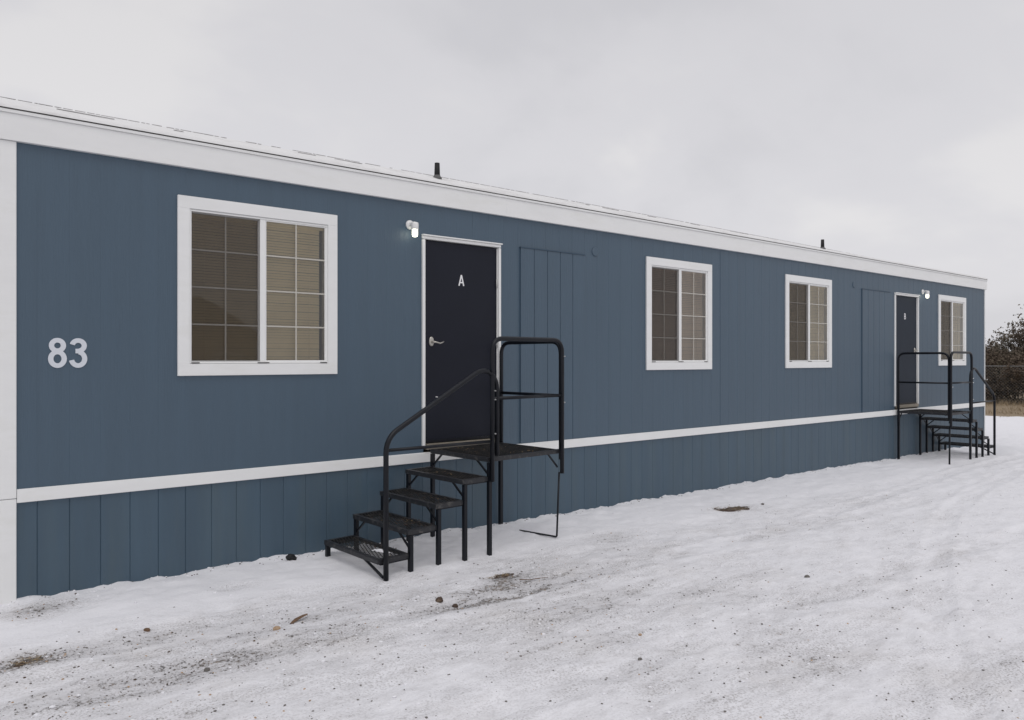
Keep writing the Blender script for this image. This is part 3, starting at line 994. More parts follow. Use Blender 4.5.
# painted-over lamp bases
for cx_ in (6.858, 13.27):
    p = MB(); p.lathe([(0.055, 0.0), (0.055, 0.006), (0.048, 0.010)], (cx_, 0.0, 3.045), axis='y', n=20)
    hp(p, 'cover_plate', M['siding'], None, 'round blank plate painted blue')


# porch lights
def porch(cx, lab):
    z = 3.077
    p = MB()
    p.lathe([(0.046, 0.0), (0.046, 0.010), (0.036, 0.022), (0.018, 0.026)], (cx, 0.0, z), axis='y', n=24)
    p.tube([(cx, -0.02, z), (cx + 0.002, -0.055, z + 0.006), (cx + 0.002, -0.088, z + 0.004)], 0.018, n=14)
    p.lathe([(0.018, 0.016), (0.033, 0.010), (0.036, -0.004), (0.036, -0.050), (0.032, -0.056)], (cx + 0.002, -0.092, z), n=24)
    o = hp(p, 'porch_light', M['lampwhite'], None, lab)
    q = MB()
    q.lathe([(0.026, -0.0565), (0.028, -0.07), (0.028, -0.108), (0.024, -0.122), (0.012, -0.128)], (cx + 0.002, -0.092, z), n=20)
    hp(q, 'bulb', M['bulb'], o)


porch(4.238, 'lit lamp left of the near door')
porch(16.02, 'lit lamp between the far door and last window')


# ------------------------------------------------------------------ stairs
def bend(p0, pc, p1, r, n=6):
    """rounded corner at pc"""
    p0, pc, p1 = Vector(p0), Vector(pc), Vector(p1)
    a = pc + (p0 - pc).normalized() * r; b = pc + (p1 - pc).normalized() * r
    out = []
    for k in range(n + 1):
        t = k / n
        out.append(a * (1 - t) ** 2 + pc * (2 * t * (1 - t)) + b * t * t)
    return out


def path(pts, r):
    out = [Vector(pts[0])]
    for i in range(1, len(pts) - 1):
        out += bend(pts[i - 1], pts[i], pts[i + 1], r if not isinstance(r, (list, tuple)) else r[i - 1])
    out.append(Vector(pts[-1]))
    return out


def stairs(loc, rz, s, dz, label, gfun):
    """local frame: +x runs from the landing end down the stairs when s=-1 mirrored; o = outward (-y)"""
    t = empty('metal_stairs', loc, rz)
    tag(t, label, 'stairs', 'black metal steps up to the trailer doors')
    ca, sa = math.cos(rz), math.sin(rz)

    shear = 0.065 if s < 0 else 0.0

    def P(a, o, z): return (s * (a + shear * o / 0.92), -o, z)

    def G(a, o):
        x, y = s * (a + shear * o / 0.92), -o
        return gfun(loc[0] + ca * x - sa * y, loc[1] + sa * x + ca * y)
    zl = 0.868 + dz - loc[2]
    treads = [(0.95, 1.245, 0.700), (1.245, 1.54, 0.525), (1.54, 1.835, 0.350), (1.835, 2.13, 0.163)]
    treads = [(a, b, z + dz) for a, b, z in treads]
    W = 0.91

    def frame_and_grate(a0, a1, z, name):
        fr = MB(); h = 0.036; tck = 0.006
        lo, hi = 0.01, W
        fr.bar(P(a0, lo, z - h / 2), P(a1, lo, z - h / 2), tck, h)
        fr.bar(P(a0, hi, z - h / 2), P(a1, hi, z - h / 2), tck, h)
        fr.bar(P(a0, lo + .003, z - h / 2), P(a0, hi - .003, z - h / 2), tck, h)
        fr.bar(P(a1, lo + .003, z - h / 2), P(a1, hi - .003, z - h / 2), tck, h)
        # inward lips
        for (q0, q1) in (((a0, lo), (a1, lo)), ((a0, hi), (a1, hi))):
            sg = 1 if q0[1] == lo else -1
            fr.bar(P(q0[0], q0[1] + sg * 0.015, z + .001), P(q1[0], q1[1] + sg * 0.015, z + .001), 0.03, 0.004)
        for aa, sg in ((a0, 1), (a1, -1)):
            fr.bar(P(aa + sg * 0.015, lo + .031, z + .0012), P(aa + sg * 0.015, hi - .031, z + .0012), 0.03, 0.004)
        tr = fr.build(name, M['edge'], t)
        g = MB()
        # expanded metal: two families of thin diagonal strands
        cx0, cx1, o0, o1 = a0 + 0.02, a1 - 0.02, lo + 0.02, hi - 0.02
        dxl, dol = 0.030, 0.075          # diamond size
        k = -80
        import itertools
        for fam in (1, -1):
            sl = fam * dol / dxl
            c = -4.0
            while c < 4.0:
                # line o = sl*(a-cx0) + c ; clip to box
                pts = []
                for aa in (cx0, cx1):
                    oo = sl * (aa - cx0) + c
                    if o0 <= oo <= o1: pts.append((aa, oo))
                for oo in (o0, o1):
                    aa = (oo - c) / sl + cx0
                    if cx0 < aa < cx1: pts.append((aa, oo))
                if len(pts) >= 2 and (abs(pts[0][0] - pts[1][0]) > 0.004):
                    z_ = z - 0.004 + (0.0008 if fam > 0 else -0.0008)
                    g.bar(P(pts[0][0], pts[0][1], z_), P(pts[1][0], pts[1][1], z_), 0.0052, 0.004)
                c += dol
        g.build('grating', M['grating'], tr)
        return tr

    frame_and_grate(0.0, 0.95, zl, 'landing')
    for (a0, a1, z) in treads:
        frame_and_grate(a0 + 0.004, a1 + 0.012, z, 'tread')
    # square legs under the downhill edge of every level, front and back
    lv = [(0.95, zl)] + [(a1, z) for a0, a1, z in treads]
    for n, (a, z) in enumerate(lv):
        for o in (0.03, W + 0.004):
            if n == 4 and o > 0.5: continue      # the handrail post carries this corner
            m = MB()
            zz = z - 0.002
            g_ = G(a, o) - 0.05
            m.bar(P(a - 0.012, o, g_), P(a - 0.012, o, zz - 0.038), 0.034)
            m.build('leg', M['iron'], t)
        # diagonal braces to next level
        hgt = min(0.15, (z - G(a, 0.5)) * 0.75)
        if n < 5 and z > 0.2 + dz:
            for o in (0.03, W - 0.01):
                m = MB()
                if o < 0.5:
                    m.bar(P(a - 0.02, o, z - hgt), P(a - 0.16, o, z - 0.03), 0.014)
                    m.bar(P(a - 0.012, o + 0.012, z - hgt), P(a - 0.012, o + 0.16, z - 0.03), 0.014)
                else:
                    m.bar(P(a - 0.012, o, z - hgt), P(a - 0.012, o - 0.17, z - 0.03), 0.014)
                    if n > 0: m.bar(P(a - 0.30 + 0.01, o, z - 0.03), P(a - 0.03, o, z - hgt), 0.0)if False else None
                m.build('brace', M['iron'], t)
    # runners: each tread hangs on the next leg
    for n in range(1, 5):
        a, z = lv[n]
        for ob in (W - 0.012, 0.03):
            MB().bar(P(a - 0.29, ob, z - 0.038), P(a - 0.012, ob, z - 0.038), 0.02, 0.02).build('bearer', M['iron'], t)
    # bottom level foot stirrup
    m = MB()
    m.tube([P(2.11, 0.60, treads[-1][2] - 0.03), P(2.105, 0.70, treads[-1][2] - 0.065), P(2.10, W + 0.01, G(2.1, W) + 0.02)], 0.012, n=8)
    m.build('brace', M['iron'], t)
    # landing: back post, braces, thin front leg with a ground bar
    m = MB(); m.bar(P(0.01, 0.03, G(0, 0.03) - 0.05), P(0.01, 0.03, zl - 0.04), 0.036); m.build('leg', M['iron'], t)
    zf = G(0.0, W) + 0.015
    zk = G(0.0, 0.5) + 0.004
    m = MB()
    m.tube([P(0.0, W + 0.005, zl - 0.22), P(0.0, W, G(0, W) - 0.04)], 0.016, n=8) if s > 0 else m.tube(path([P(0.0, W + 0.005, zl - 0.22), P(0.03, W + 0.0, zf), P(0.02, 0.35, G(0, 0.35) + 0.0)], 0.02), 0.0095, n=8)
    m.build('leg', M['iron'], t)
    for o in (0.03, W - 0.01):
        m = MB()
        m.bar(P(0.012, o, zl - 0.17), P(0.15, o, zl - 0.03), 0.014)
        m.build('brace', M['iron'], t)
    for ob in (0.12, W - 0.14):
        MB().bar(P(0.2, ob, zl - 0.046), P(0.75, ob, zl - 0.046), 0.03, 0.02).build('bearer', M['iron'], t)
    # guard rails
    zt_, zm_ = 1.945 + dz, 1.404 + dz
    r_ = 0.0215
    of = W + 0.03
    m = MB()
    m.tube(path([P(0.925, of, zl - 0.21), P(0.925, of, zt_), P(-0.016, of, zt_), P(-0.016, of, zl - 0.23)], 0.13), r_, n=12)
    gd = m.build('front_guard_rail', M['iron'], t)
    m = MB(); m.tube([P(0.925, of, zm_), P(-0.016, of, zm_)], 0.016, n=10); m.build('mid_rail', M['iron'], gd)
    m = MB()
    es = -0.040 if s < 0 else 0.012
    m.tube(path([P(0.0, 0.03, zl - 0.2), P(0.0, 0.03, zt_ - 0.012), P(es, of - 0.042, zt_ - 0.012), P(es, of - 0.042, zl - 0.1)], 0.13), r_ * 0.95, n=12)
    gs = m.build('end_guard_rail', M['iron'], t)
    m = MB(); m.tube([P(0.0, 0.03, zm_ - 0.003), P(0.0, of - 0.046, zm_ - 0.003)], 0.016, n=10); m.build('mid_rail', M['iron'], gs)
    # stair handrail, with its post and low bar
    m = MB()
    hb = 2.085 if s < 0 else 2.06
    zs, zp = 1.130 + dz, 1.625 + dz
    m.tube(path([P(hb, of, G(hb, of) - 0.04), P(hb, of, zs), P(1.04, of, zp + 0.05), P(0.865, of, zp - 0.03), P(0.865, of, zl + 0.02)], [0.13, 0.10, 0.12]), r_, n=12)
    hr = m.build('handrail', M['iron'], t)
    m = MB(); m.tube([P(hb, of, 1.030 + dz), P(0.93, of, 1.020 + dz)], 0.0135, n=10); m.build('low_bar', M['iron'], hr)
    # zinc bolts and clamps
    m = MB()
    for (a, o, z) in ((-0.012, of, zt_ - 0.16), (-0.012, of, zm_ - 0.07), (0.925, of, zm_ - 0.01), (0.925, of, zl + 0.22), (0.925, of, zm_ + 0.07), (1.60, of, 1.44 + dz)):
        p0 = P(a, o, z); m = MB()
        m.tube([(p0[0] + (0.012), p0[1] - 0.016, p0[2]), (p0[0] + 0.018, p0[1] - 0.030, p0[2])], 0.0065, n=6, smooth=False)
        m.build('bolt', M['bolt'], t)
    # grit trodden onto the treads
    return t, P, treads, zl


PHI = math.radians(4.5)
stA, PA, trA, zlA = stairs((5.355, -0.03, 0.0), PHI, -1, 0.0, 'nearer black metal steps at the door marked A, climbing left to right', gz)
# the empty is at the base of the landing; local axes follow rz
stB, PB, trB, zlB = stairs((14.84, -0.03, 0.0), 0.0, 1, -0.06, 'farther black metal steps near the end of the trailer, descending to the right', gz)


def on_stairs(loc, rz, s, a, o):
    x, y = s * a, -o
    return loc[0] + math.cos(rz) * x - math.sin(rz) * y, loc[1] + math.sin(rz) * x + math.cos(rz) * y


# grit and snow lying on the near treads: loose scatter nobody could count
def lump(mb, c, r, rr, flat=0.6, mi=0):
    import itertools
    base = [(0, 0, 1), (0.894, 0, 0.447), (0.276, 0.851, 0.447), (-0.724, 0.526, 0.447), (-0.724, -0.526, 0.447), (0.276, -0.851, 0.447),
            (0.724, 0.526, -0.447), (-0.276, 0.851, -0.447), (-0.894, 0, -0.447), (-0.276, -0.851, -0.447), (0.724, -0.526, -0.447), (0, 0, -1)]
    fs = [(0, 1, 2), (0, 2, 3), (0, 3, 4), (0, 4, 5), (0, 5, 1), (1, 6, 2), (2, 7, 3), (3, 8, 4), (4, 9, 5), (5, 10, 1), (6, 7, 2), (7, 8, 3), (8, 9, 4), (9, 10, 5), (10, 6, 1),
          (11, 7, 6), (11, 8, 7), (11, 9, 8), (11, 10, 9), (11, 6, 10)]
    an = rr.uniform(0, 6.28); sx = rr.uniform(0.7, 1.4)
    v = []
    for x, y, z in base:
        k = r * rr.uniform(0.75, 1.2)
        x, y = x * sx, y
        v.append((c[0] + k * (x * math.cos(an) - y * math.sin(an)), c[1] + k * (x * math.sin(an) + y * math.cos(an)), c[2] + k * z * flat))
    mb.add(v, fs, mi=mi)


grit = MB()
rr = random.Random(5)
for (a0, a1, z), n, ce in zip(trA, (25, 35, 110, 25), (0.5, 0.6, 0.62, 0.7)):
    for _ in range(n):
        a = rr.uniform(a0 + 0.02, a1 - 0.01); o = min(0.88, max(0.04, rr.gauss(ce, 0.2)))
        x, y = on_stairs((5.36, -0.03), PHI, -1, a, o)
        lump(grit, (x, y, z + 0.001), rr.uniform(0.002, 0.0065), rr, mi=0 if rr.random() < 0.85 else 1)
for _ in range(70):
    a = rr.uniform(0.1, 0.9); o = rr.uniform(0.05, 0.85)
    x, y = on_stairs((5.36, -0.03), PHI, -1, a, o)
    lump(grit, (x, y, zlA + 0.001), rr.uniform(0.002, 0.006), rr, mi=0 if rr.random() < 0.6 else 1)
gt = grit.build('step_grit', [M['soil'], M['straw']])
tag(gt, 'brown grit and bits of straw trodden onto the nearer metal treads', 'grit', kind='stuff')
sp_ = MB()
for _ in range(34):
    a = rr.gauss(2.02, 0.018); o = rr.gauss(0.66, 0.035)
    a = min(2.12, max(1.88, a)); o = min(0.88, max(0.3, o))
    x, y = on_stairs((5.36, -0.03), PHI, -1, a, o)
    lump(sp_, (x, y, trA[3][2] + 0.003), rr.uniform(0.008, 0.018), rr, flat=0.3)
tag(sp_.build('snow_patch', M['snowclod']), 'small patch of snow left on the bottom step of the nearer stairs', 'snow patch')

# ------------------------------------------------------------------ loose things on the snow
rs = random.Random(9)


def rock(name, x, y, r, m, label, cat, flat=0.7, sx=1.0, sink=0.3):
    mb = MB()
    # subdivided lump with angular dents
    n1, n2 = 9, 12
    rnd = random.Random(int(x * 1000) & 1023)
    v = []; f = []
    for i in range(n1 + 1):
        th = math.pi * i / n1
        for k in range(n2):
            ph = 2 * math.pi * k / n2
            q = 1 + 0.28 * (float(fbm(np.array(math.cos(ph) * math.sin(th) * 1.7 + x * 9), np.array(math.sin(ph) * math.sin(th) * 1.7 + math.cos(th) * 2.3), 301)) - 0.5) * 2
            v.append((r * q * sx * math.sin(th) * math.cos(ph), r * q * math.sin(th) * math.sin(ph), r * flat * q * math.cos(th)))
    for i in range(n1):
        for k in range(n2):
            k2 = (k + 1) % n2
            f.append((i * n2 + k, (i + 1) * n2 + k, (i + 1) * n2 + k2, i * n2 + k2))
    mb.add(v, f)
    o = mb.build(name, m)
    o.location = (x, y, gz(x, y) + r * flat * (1 - 2 * sink) * 0.8)
    o.rotation_euler = (0.1, 0.05, rnd.uniform(0, 6))
    tag(o, label, cat)
    return o


rock('stone', 1.474, -1.217, 0.020, M['brown'], 'small brown stone on the snow below the siding, left of centre', 'stone')
rock('stone', 2.139, -1.682, 0.026, M['tanstone'], 'pale orange stone on the snow before the bottom step', 'stone')
rock('stone', 1.556, -2.072, 0.018, M['stone'], 'dark grey stone alone in the lower left foreground', 'stone')
rock('stone', 3.566, -3.517, 0.014, M['stone'], 'small dark stone in the centre foreground near the bottom edge', 'stone')
rock('stone', 3.908, -3.224, 0.012, M['tanstone'], 'tiny reddish stone right of centre in the foreground', 'stone')
rock('stone', 6.065, -3.169, 0.022, M['stone'], 'dark stone in the open snow to the right', 'stone')
rock('stone', 8.70, -1.10, 0.020, M['stone'], 'dark pebble just right of the brown bare patch', 'stone')
rock('stone', 3.32, -1.82, 0.030, M['soil'], 'brown lump among the bare gravel before the steps', 'stone')
rock('stone', 3.37, -1.95, 0.022, M['soil'], 'smaller brown lump among the bare gravel before the steps', 'stone')
# short black pipe elbow by the wall
pm = MB()
pm.tube([(-0.035, 0, 0.0), (-0.01, 0, 0.012), (0.015, 0, 0.004), (0.035, 0, -0.022)], 0.026, n=14)
po = pm.build('pipe_elbow', M['vent'])
po.location = (2.937, -0.146, gz(2.937, -0.146) + 0.018); po.rotation_euler = (0, 0, 0.3)
tag(po, 'short black plastic pipe end poking from the snow by the wall', 'pipe')
# bark strip
bm = MB()
n = 10
v = []; f = []
for i in range(n + 1):
    t_ = i / n
    w = 0.016 * math.sin(math.pi * min(1, t_ * 0.9 + 0.1)) + 0.003
    xx = -0.10 + 0.2 * t_; zz = 0.012 * math.sin(3 * t_) + 0.004
    v += [(xx, -w, zz), (xx, 0, zz + 0.009), (xx, w, zz)]
for i in range(n):
    a = i * 3
    f += [(a, a + 3, a + 4, a + 1), (a + 1, a + 4, a + 5, a + 2), (a, a + 2, a + 5, a + 3)]
bm.add(v, f)
bo = bm.build('bark_chip', M['brown'])
bo.location = (2.33, -1.60, gz(2.33, -1.60) + 0.004); bo.rotation_euler = (0, 0, 0.55)
tag(bo, 'reddish brown strip of bark on the snow beside the orange stone', 'bark chip')
tw = MB()
tw.tube([(-0.13, 0.01, 0.012), (-0.05, -0.006, 0.006), (0.03, 0.0, 0.010), (0.12, 0.012, 0.004)], 0.004, n=6, r1=0.002)
tw.tube([(-0.02, -0.002, 0.009), (0.03, -0.03, 0.016)], 0.0025, n=5)
to = tw.build('twig', M['brown']); to.location = (4.25, -1.831, gz(4.25, -1.831) + 0.003); to.rotation_euler = (0, 0, -0.35)
tag(to, 'thin brown twig on the snow right of the stairs', 'twig')


def soil_patch(x, y, rx, ry, label, n=240, hgt=0.018, seed=1, rot=0.0):
    rnd = random.Random(seed)
    g = MB()
    v = [(0, 0, hgt)]; f = []
    ring, seg = 7, 36
    for i in range(1, ring + 1):
        for k in range(seg):
            a = 2 * math.pi * k / seg
            e = 1 + 0.5 * (float(fbm(np.array(math.cos(a) * 2.2 + seed), np.array(math.sin(a) * 2.2), 401)) - 0.5) * 2
            rr_ = i / ring * e
            h = hgt * (1 - (i / ring) ** 2) + rnd.uniform(-0.4, 0.4) * hgt * (i < ring)
            px, py = rx * rr_ * math.cos(a), ry * rr_ * math.sin(a)
            v.append((px, py, h - (0.012 if i == ring else 0)))
    for k in range(seg):
        f.append((0, 1 + k, 1 + (k + 1) % seg))
    for i in range(ring - 1):
        for k in range(seg):
            a = 1 + i * seg + k; b = 1 + i * seg + (k + 1) % seg
            f.append((a, a + seg, b + seg, b))
    g.add(v, f)
    o = g.build('dirt_patch', M['soil'])
    o.location = (x, y, gz(x, y)); o.rotation_euler = (0, 0, rot)
    tag(o, label, 'bare patch')
    b = MB()
    for _ in range(n):
        a = rnd.uniform(0, 6.28); r = math.sqrt(rnd.random())
        px, py = rx * r * math.cos(a) * 1.05, ry * r * math.sin(a) * 1.05
        if rnd.random() < 0.3:
            an = rnd.uniform(-0.6, 0.6) + (math.pi if rnd.random() < .5 else 0); l = rnd.uniform(0.02, 0.06)
            z0 = hgt * (1 - r * r) + 0.002
            b.bar((px, py, z0), (px + l * math.cos(an), py + l * math.sin(an), z0 + rnd.uniform(0.0, 0.015)), 0.003, 0.001, mi=1)
        else:
            lump(b, (px, py, hgt * (1 - r * r)), rnd.uniform(0.004, 0.010), rnd, mi=0)
    q = b.build('litter', [M['stone'], M['straw']], o)
    return o


soil_patch(0.80, -1.29, 0.115, 0.05, 'patch of brown soil and straw in the snow at the far lower left', seed=3, hgt=0.006, n=90)
soil_patch(8.12, -1.0, 0.32, 0.13, 'flat brown bare patch in the snow below the second window', seed=5, hgt=0.004, n=200, rot=-0.35)
soil_patch(4.08, -1.58, 0.14, 0.035, 'narrow streak of yellowish soil in the snow before the stairs', seed=8, hgt=0.004, n=70, rot=0.1)

# gravel poking out of the thin snow
def scatter(name, n, mat_, sz, dirt_pow, label, cat, seed, xr=(0.3, 12), yr=(-5.4, -0.1), flat=0.6, boost=None):
    rnd = random.Random(seed)
    nr = np.random.RandomState(seed)
    mb = MB(); c = 0; tries = 0
    xs = nr.uniform(0, 1, 60000) ** 1.5 * (xr[1] - xr[0]) + xr[0]
    ys = nr.uniform(yr[0], yr[1], 60000)
    d = dirt_mask(xs, ys) if boost is None else boost(xs, ys)
    keep = nr.uniform(0, 1, 60000) < np.clip(d, 0, 1) ** dirt_pow
    xs, ys = xs[keep][:n], ys[keep][:n]
    zs = ground_h(xs, ys)
    for x, y, z in zip(xs, ys, zs):
        r = sz[0] + (sz[1] - sz[0]) * rnd.random() ** 3
        lump(mb, (float(x), float(y), float(z) + r * 0.15), r, rnd, flat, mi=rnd.randrange(len(mat_)))
    o = mb.build(name, mat_)
    tag(o, label, cat, kind='stuff')
    return o


scatter('gravel', 6500, [M['stone'], M['stone'], M['soil'], M['stone'], M['stone'], M['stone'], M['stone'], M['stone'], M['tanstone']], (0.0016, 0.0085), 2.0, 'small dark gravel stones showing through the thin snow', 'gravel', 3)
scatter('snow_clods', 2600, [M['snowclod']], (0.003, 0.013), 1.0, 'loose crumbs of snow on the ground and along the foot of the siding', 'snow', 4,
        boost=lambda x, y: 0.02 + 0.8 * np.exp(-((y + 0.03) / 0.07) ** 2) + 0.12 * dirt_mask(x, y), yr=(-5.4, -0.005), xr=(0.3, 15))
scatter('soil_crumbs', 420, [M['soil'], M['stone']], (0.003, 0.010), 1.0, 'dark crumbs of soil lying along the foot of the siding', 'soil', 6,
        boost=lambda x, y: np.exp(-((y + 0.03) / 0.06) ** 2) * (0.3 + 0.7 * (vnoise(x * 1.7, y * 0, 3) > 0.62)), yr=(-0.25, -0.005), xr=(0.9, 16), flat=0.6)


# ------------------------------------------------------------------ fence, dry grass, trees and brush at the far end
def fence():
    xF = 36.0
    t = empty('chain_link_fence', (xF, 4.0, gz(xF, 4.0)))
    tag(t, 'thin wire mesh fence with steel posts crossing behind the trailer end', 'fence')
    y0, y1 = -6.5, 16.25
    n = 0
    y = y0
    while y <= y1 + 0.01:
        m = MB(); m.tube([(0, y, -0.1), (0, y, 1.62)], 0.025, n=8)
        o = m.build('post', M['galv'], t); o.location = (0, -4.0, gz(xF, y) - gz(xF, 4.0))
        y += 3.25
    m = MB(); m.tube([(0, y0, 1.55), (0, y1, 1.55)], 0.014, n=8)
    o = m.build('top_rail', M['galv'], t); o.location = (0, -4, 0)
    w = MB()
    H = 1.5; s = 0.12
    y = y0 - H
    while y < y1:
        for sg in (1, -1):
            ya, yb = (y, y + H) if sg > 0 else (y + H, y)
            za, zb_ = 0.04, 1.54
            # clip to fence length
            if min(ya, yb) < y0 or max(ya, yb) > y1: continue
            w.bar((0.003 * sg, ya, za), (0.003 * sg, yb, zb_), 0.0035)
        y += s
    o = w.build('wire_mesh', M['galv'], t); o.location = (0, -4, 0)


fence()


def make_tree(name, height, spread, seed, leafm, n_leaf, bare=0.0, leaf=0.085, stems=4, low=0.15):
    rnd = random.Random(seed)
    root = empty(name)
    segs = []; tips = []

    def grow(p, d, L_, r, dep):
        pts = [Vector(p)]
        q = Vector(p); dd = Vector(d)
        for _ in range(3):
            dd = (dd + Vector((rnd.uniform(-.25, .25), rnd.uniform(-.25, .25), rnd.uniform(-.05, .2)))).normalized()
            q = q + dd * (L_ / 3); pts.append(q.copy())
        segs.append((pts, r, r * 0.6, dep))
        if dep >= 2: tips.extend(pts[1:])
        if dep >= 4: return
        for _ in range(rnd.choice((2, 3, 3))):
            k = rnd.choice((1, 2, 3))
            nd = (dd + Vector((rnd.uniform(-1, 1) * spread, rnd.uniform(-1, 1) * spread, rnd.uniform(-.25, .55)))).normalized()
            grow(pts[k], nd, L_ * rnd.uniform(0.6, 0.82), r * 0.55, dep + 1)
    for s_ in range(stems):
        a = 6.28 * s_ / stems + rnd.uniform(-.5, .5)
        grow((0.1 * math.cos(a), 0.1 * math.sin(a), -0.15), Vector((math.cos(a) * 0.45 * spread, math.sin(a) * 0.45 * spread, 1)).normalized(), height * 0.36, 0.055 * height / 4, 0)
    zmax = max(t.z for t in tips)
    k = height / zmax
    tb = MB()
    for pts, r0, r1, dep in segs:
        tb.tube([p * k for p in pts], max(r0, 0.006), n=7 if dep < 2 else 4, cap=False, r1=max(r1, 0.004))
    tb.build('trunk', M['bark'], root)
    lf = MB()
    tips = [t for t in tips if t.z * k > low * height]
    cl = [(t * k, rnd.uniform(0.10, 0.34)) for t in tips if rnd.random() > bare]
    if low < 0.05:
        for _ in range(60):
            cl.append((Vector((rnd.gauss(0, 0.7), rnd.gauss(0, 0.7), rnd.uniform(0.05, 0.7))), 0.3))
    for _ in range(n_leaf):
        c, cr = rnd.choice(cl)
        p = c + Vector((rnd.gauss(0, 1), rnd.gauss(0, 1), rnd.gauss(0, 0.8))) * cr * 0.6
        if p.z < 0.02: continue
        u = Vector((rnd.gauss(0, 1), rnd.gauss(0, 1), rnd.gauss(0, 1))).normalized()
        w = u.orthogonal().normalized(); w = (Matrix.Rotation(rnd.uniform(0, 6.28), 3, u) @ w)
        x = w * leaf * rnd.uniform(0.4, 1.0); y = u.cross(w) * leaf * rnd.uniform(0.25, 0.6)
        lf.add([p - x, p - y, p + x, p + y], [(0, 1, 2, 3)])
    lf.build('crown', leafm, root)
    return root


def dup(root, loc, rz, sc=1.0):
    r = root.copy(); COL.objects.link(r)
    r.location = loc; r.rotation_euler = (0, 0, rz); r.scale = (sc, sc, sc)
    for ch in list(root.children):
        c = ch.copy(); COL.objects.link(c); c.parent = r
    return r


T1 = make_tree('tree', 4.1, 0.85, 4, M['leafdark'], 11500, leaf=0.075, stems=5, low=0.12)
T2 = make_tree('tree', 3.4, 0.9, 17, M['leafdark'], 9000, leaf=0.072, stems=5, low=0.12)
T3 = make_tree('bush', 1.9, 1.1, 23, M['leafbrown'], 11000, leaf=0.062, stems=7, low=0.02)
TS = [(T1, 40.5, 5.3, 0.0, 0.98, 'tallest dark leafy tree behind the fence at the right edge'),
      (T2, 41.2, 7.2, 1.0, 0.95, 'lower leafy tree behind the fence, next to the trailer corner'),
      (T1, 42.5, 1.6, 2.4, 1.1, 'tall dark tree behind the fence, right of the tallest pair'),
      (T2, 41.0, -2.0, 4.0, 1.15, 'dark tree behind the fence, well to the right of the trailer'),
      (T1, 43.0, 11.5, 3.3, 0.9, 'tree hidden mostly behind the trailer end'),
      (T2, 42.0, -5.8, 5.2, 1.0, 'last dark tree at the right end of the fence')]
used = set()
for proto, x, y, rz, sc, lab in TS:
    if proto.name not in used:
        used.add(proto.name); o = proto
        o.location = (x, y, gz(x, y)); o.rotation_euler = (0, 0, rz); o.scale = (sc,) * 3
    else:
        o = dup(proto, (x, y, gz(x, y)), rz, sc)
    tag(o, lab, 'tree', 'leafy trees behind the fence')
BS = [(37.3, 5.6, 0, 1.1, 'brown bush against the fence, nearest the right edge of the photo'), (37.5, 7.0, 1.3, 1.05, 'brown bush against the fence, next to the trailer corner'),
      (37.3, 4.1, 2.2, 1.05, 'brown bush against the fence under the tallest tree'), (39.2, 6.9, 3.0, 1.05, 'brown bush in the second row behind the fence'),
      (38.3, 2.2, 4.0, 1.0, 'brown bush against the fence right of the tallest tree'), (38.6, 9.8, 5.0, 1.0, 'brown bush hidden behind the trailer corner'),
      (37.4, 4.9, 5.5, 1.05, 'brown bush against the fence, second from the trailer corner'), (38.4, -0.4, 0.6, 1.1, 'brown bush against the fence well right of the trailer'), (38.6, -3.4, 1.9, 0.9, 'last brown bush at the right end of the fence')]
for i, (x, y, rz, sc, lab) in enumerate(BS):
    if i == 0:
        o = T3; o.location = (x, y, gz(x, y)); o.rotation_euler = (0, 0, rz); o.scale = (sc,) * 3
    else:
        o = dup(T3, (x, y, gz(x, y)), rz, sc)
    tag(o, lab, 'bush', 'brown bushes along the fence')

gr = MB()
rg = random.Random(77)
for _ in range(15000):
    x = rg.uniform(28, 38.5); y = rg.uniform(-6, 14)
    if float(vnoise(np.array(x * 0.9), np.array(y * 0.9), 55)) < 0.62 - (x - 28) * 0.075: continue
    z = gz(x, y) if False else 0.0
    h = rg.uniform(0.06, 0.24) * (0.55 + 0.09 * (x - 28)); a = rg.uniform(0, 6.28); w = rg.uniform(0.006, 0.016)
    lx, ly = rg.gauss(0, 0.08), rg.gauss(0, 0.08)
    ca, sa = math.cos(a) * w, math.sin(a) * w
    gr.add([(x - ca, y - sa, 0), (x + ca, y + sa, 0), (x + lx, y + ly, h)], [(0, 1, 2)])
vx = np.array([p[0] for p in gr.v]); vy = np.array([p[1] for p in gr.v]); hz = ground_h(vx, vy)
gr.v = [(p[0], p[1], p[2] + float(z) - 0.01) for p, z in zip(gr.v, hz)]
tag(gr.build('dry_grass', M['drygrass']), 'strip of tan dry grass standing in the snow before the fence', 'grass', kind='stuff')


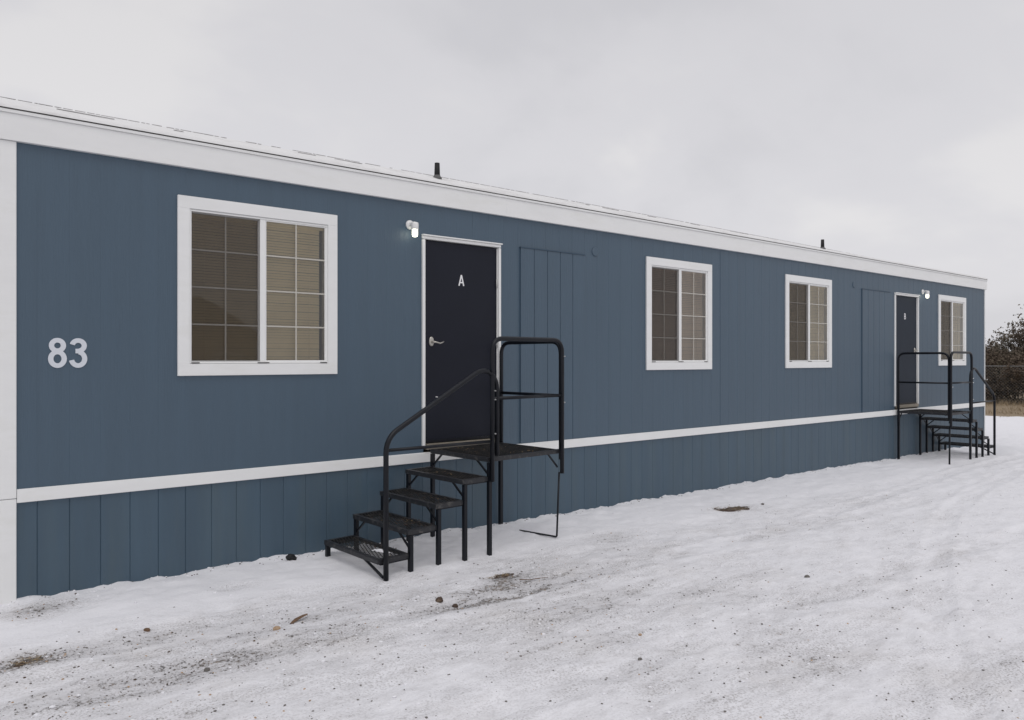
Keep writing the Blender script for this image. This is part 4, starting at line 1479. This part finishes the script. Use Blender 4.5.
# ------------------------------------------------------------------ the house across the yard, seen mirrored in the windows
def neighbour(cx, y, w, dpt, ze, zr, label):
    t = empty('gabled_house', (cx, y, gz(cx, y)))
    tag(t, label, 'house')
    wl = M['nwall']; rf = M['nroof']
    m = MB()
    hw = w / 2
    v = [(-hw, 0, -0.3), (hw, 0, -0.3), (hw, 0, ze), (0, 0, zr), (-hw, 0, ze)]
    v += [(x, -dpt, z) for x, _, z in v]
    m.add(v, [(4, 3, 2, 1, 0), (5, 6, 7, 8, 9), (0, 1, 6, 5), (1, 2, 7, 6), (4, 0, 5, 9)])
    m.build('wall', wl, t)
    m = MB()
    for sg in (-1, 1):
        a = Vector((sg * (hw + 0.35), 0.35, ze - 0.35 * (zr - ze) / hw)); b = Vector((0, 0.35, zr + 0.02))
        n_ = Vector((0, 0, 0.14)); d_ = Vector((0, -dpt - 0.7, 0))
        v = [a, b, b + d_, a + d_]; v += [p + n_ for p in v]
        m.add(v, [(0, 1, 2, 3), (7, 6, 5, 4), (0, 4, 5, 1), (1, 5, 6, 2), (2, 6, 7, 3), (3, 7, 4, 0)])
    m.build('roof', rf, t)
    for x in (-w * 0.25, w * 0.27):
        m = MB(); m.box(x - 0.6, x + 0.6, 0.002, 0.05, 1.1, 2.2, bev=0.01); o = m.build('window', M['vinyl'], t)
        m = MB(); m.box(x - 0.5, x + 0.5, 0.052, 0.06, 1.2, 2.1); m.build('pane', M['vent'], o)
    m = MB(); m.box(-0.45, 0.45, 0.002, 0.05, 0.1, 2.1, bev=0.01); m.build('door', M['brown'], t)


M['nwall'] = mat('brown_clapboard_wall', (0.16, 0.12, 0.09), rough=0.8, var=0.15, vscale=2)
M['nroof'] = mat('dark_shingle_roof', (0.06, 0.055, 0.052), rough=0.9, var=0.2, vscale=3)
neighbour(12.6, -31.0, 5.6, 9.0, 3.1, 4.7, 'brown gabled house across the yard, mirrored in the large left window')
for proto, x, y, rz, sc, lab in ((T1, 24.5, -22.0, 1.2, 1.0, 'tree across the yard, mirrored low in the second window'),
                                 (T2, 33.5, -24.0, 2.9, 1.1, 'tree across the yard, mirrored low in the third window')):
    o = dup(proto, (x, y, gz(x, y)), rz, sc)
    tag(o, lab, 'tree', 'trees across the yard')
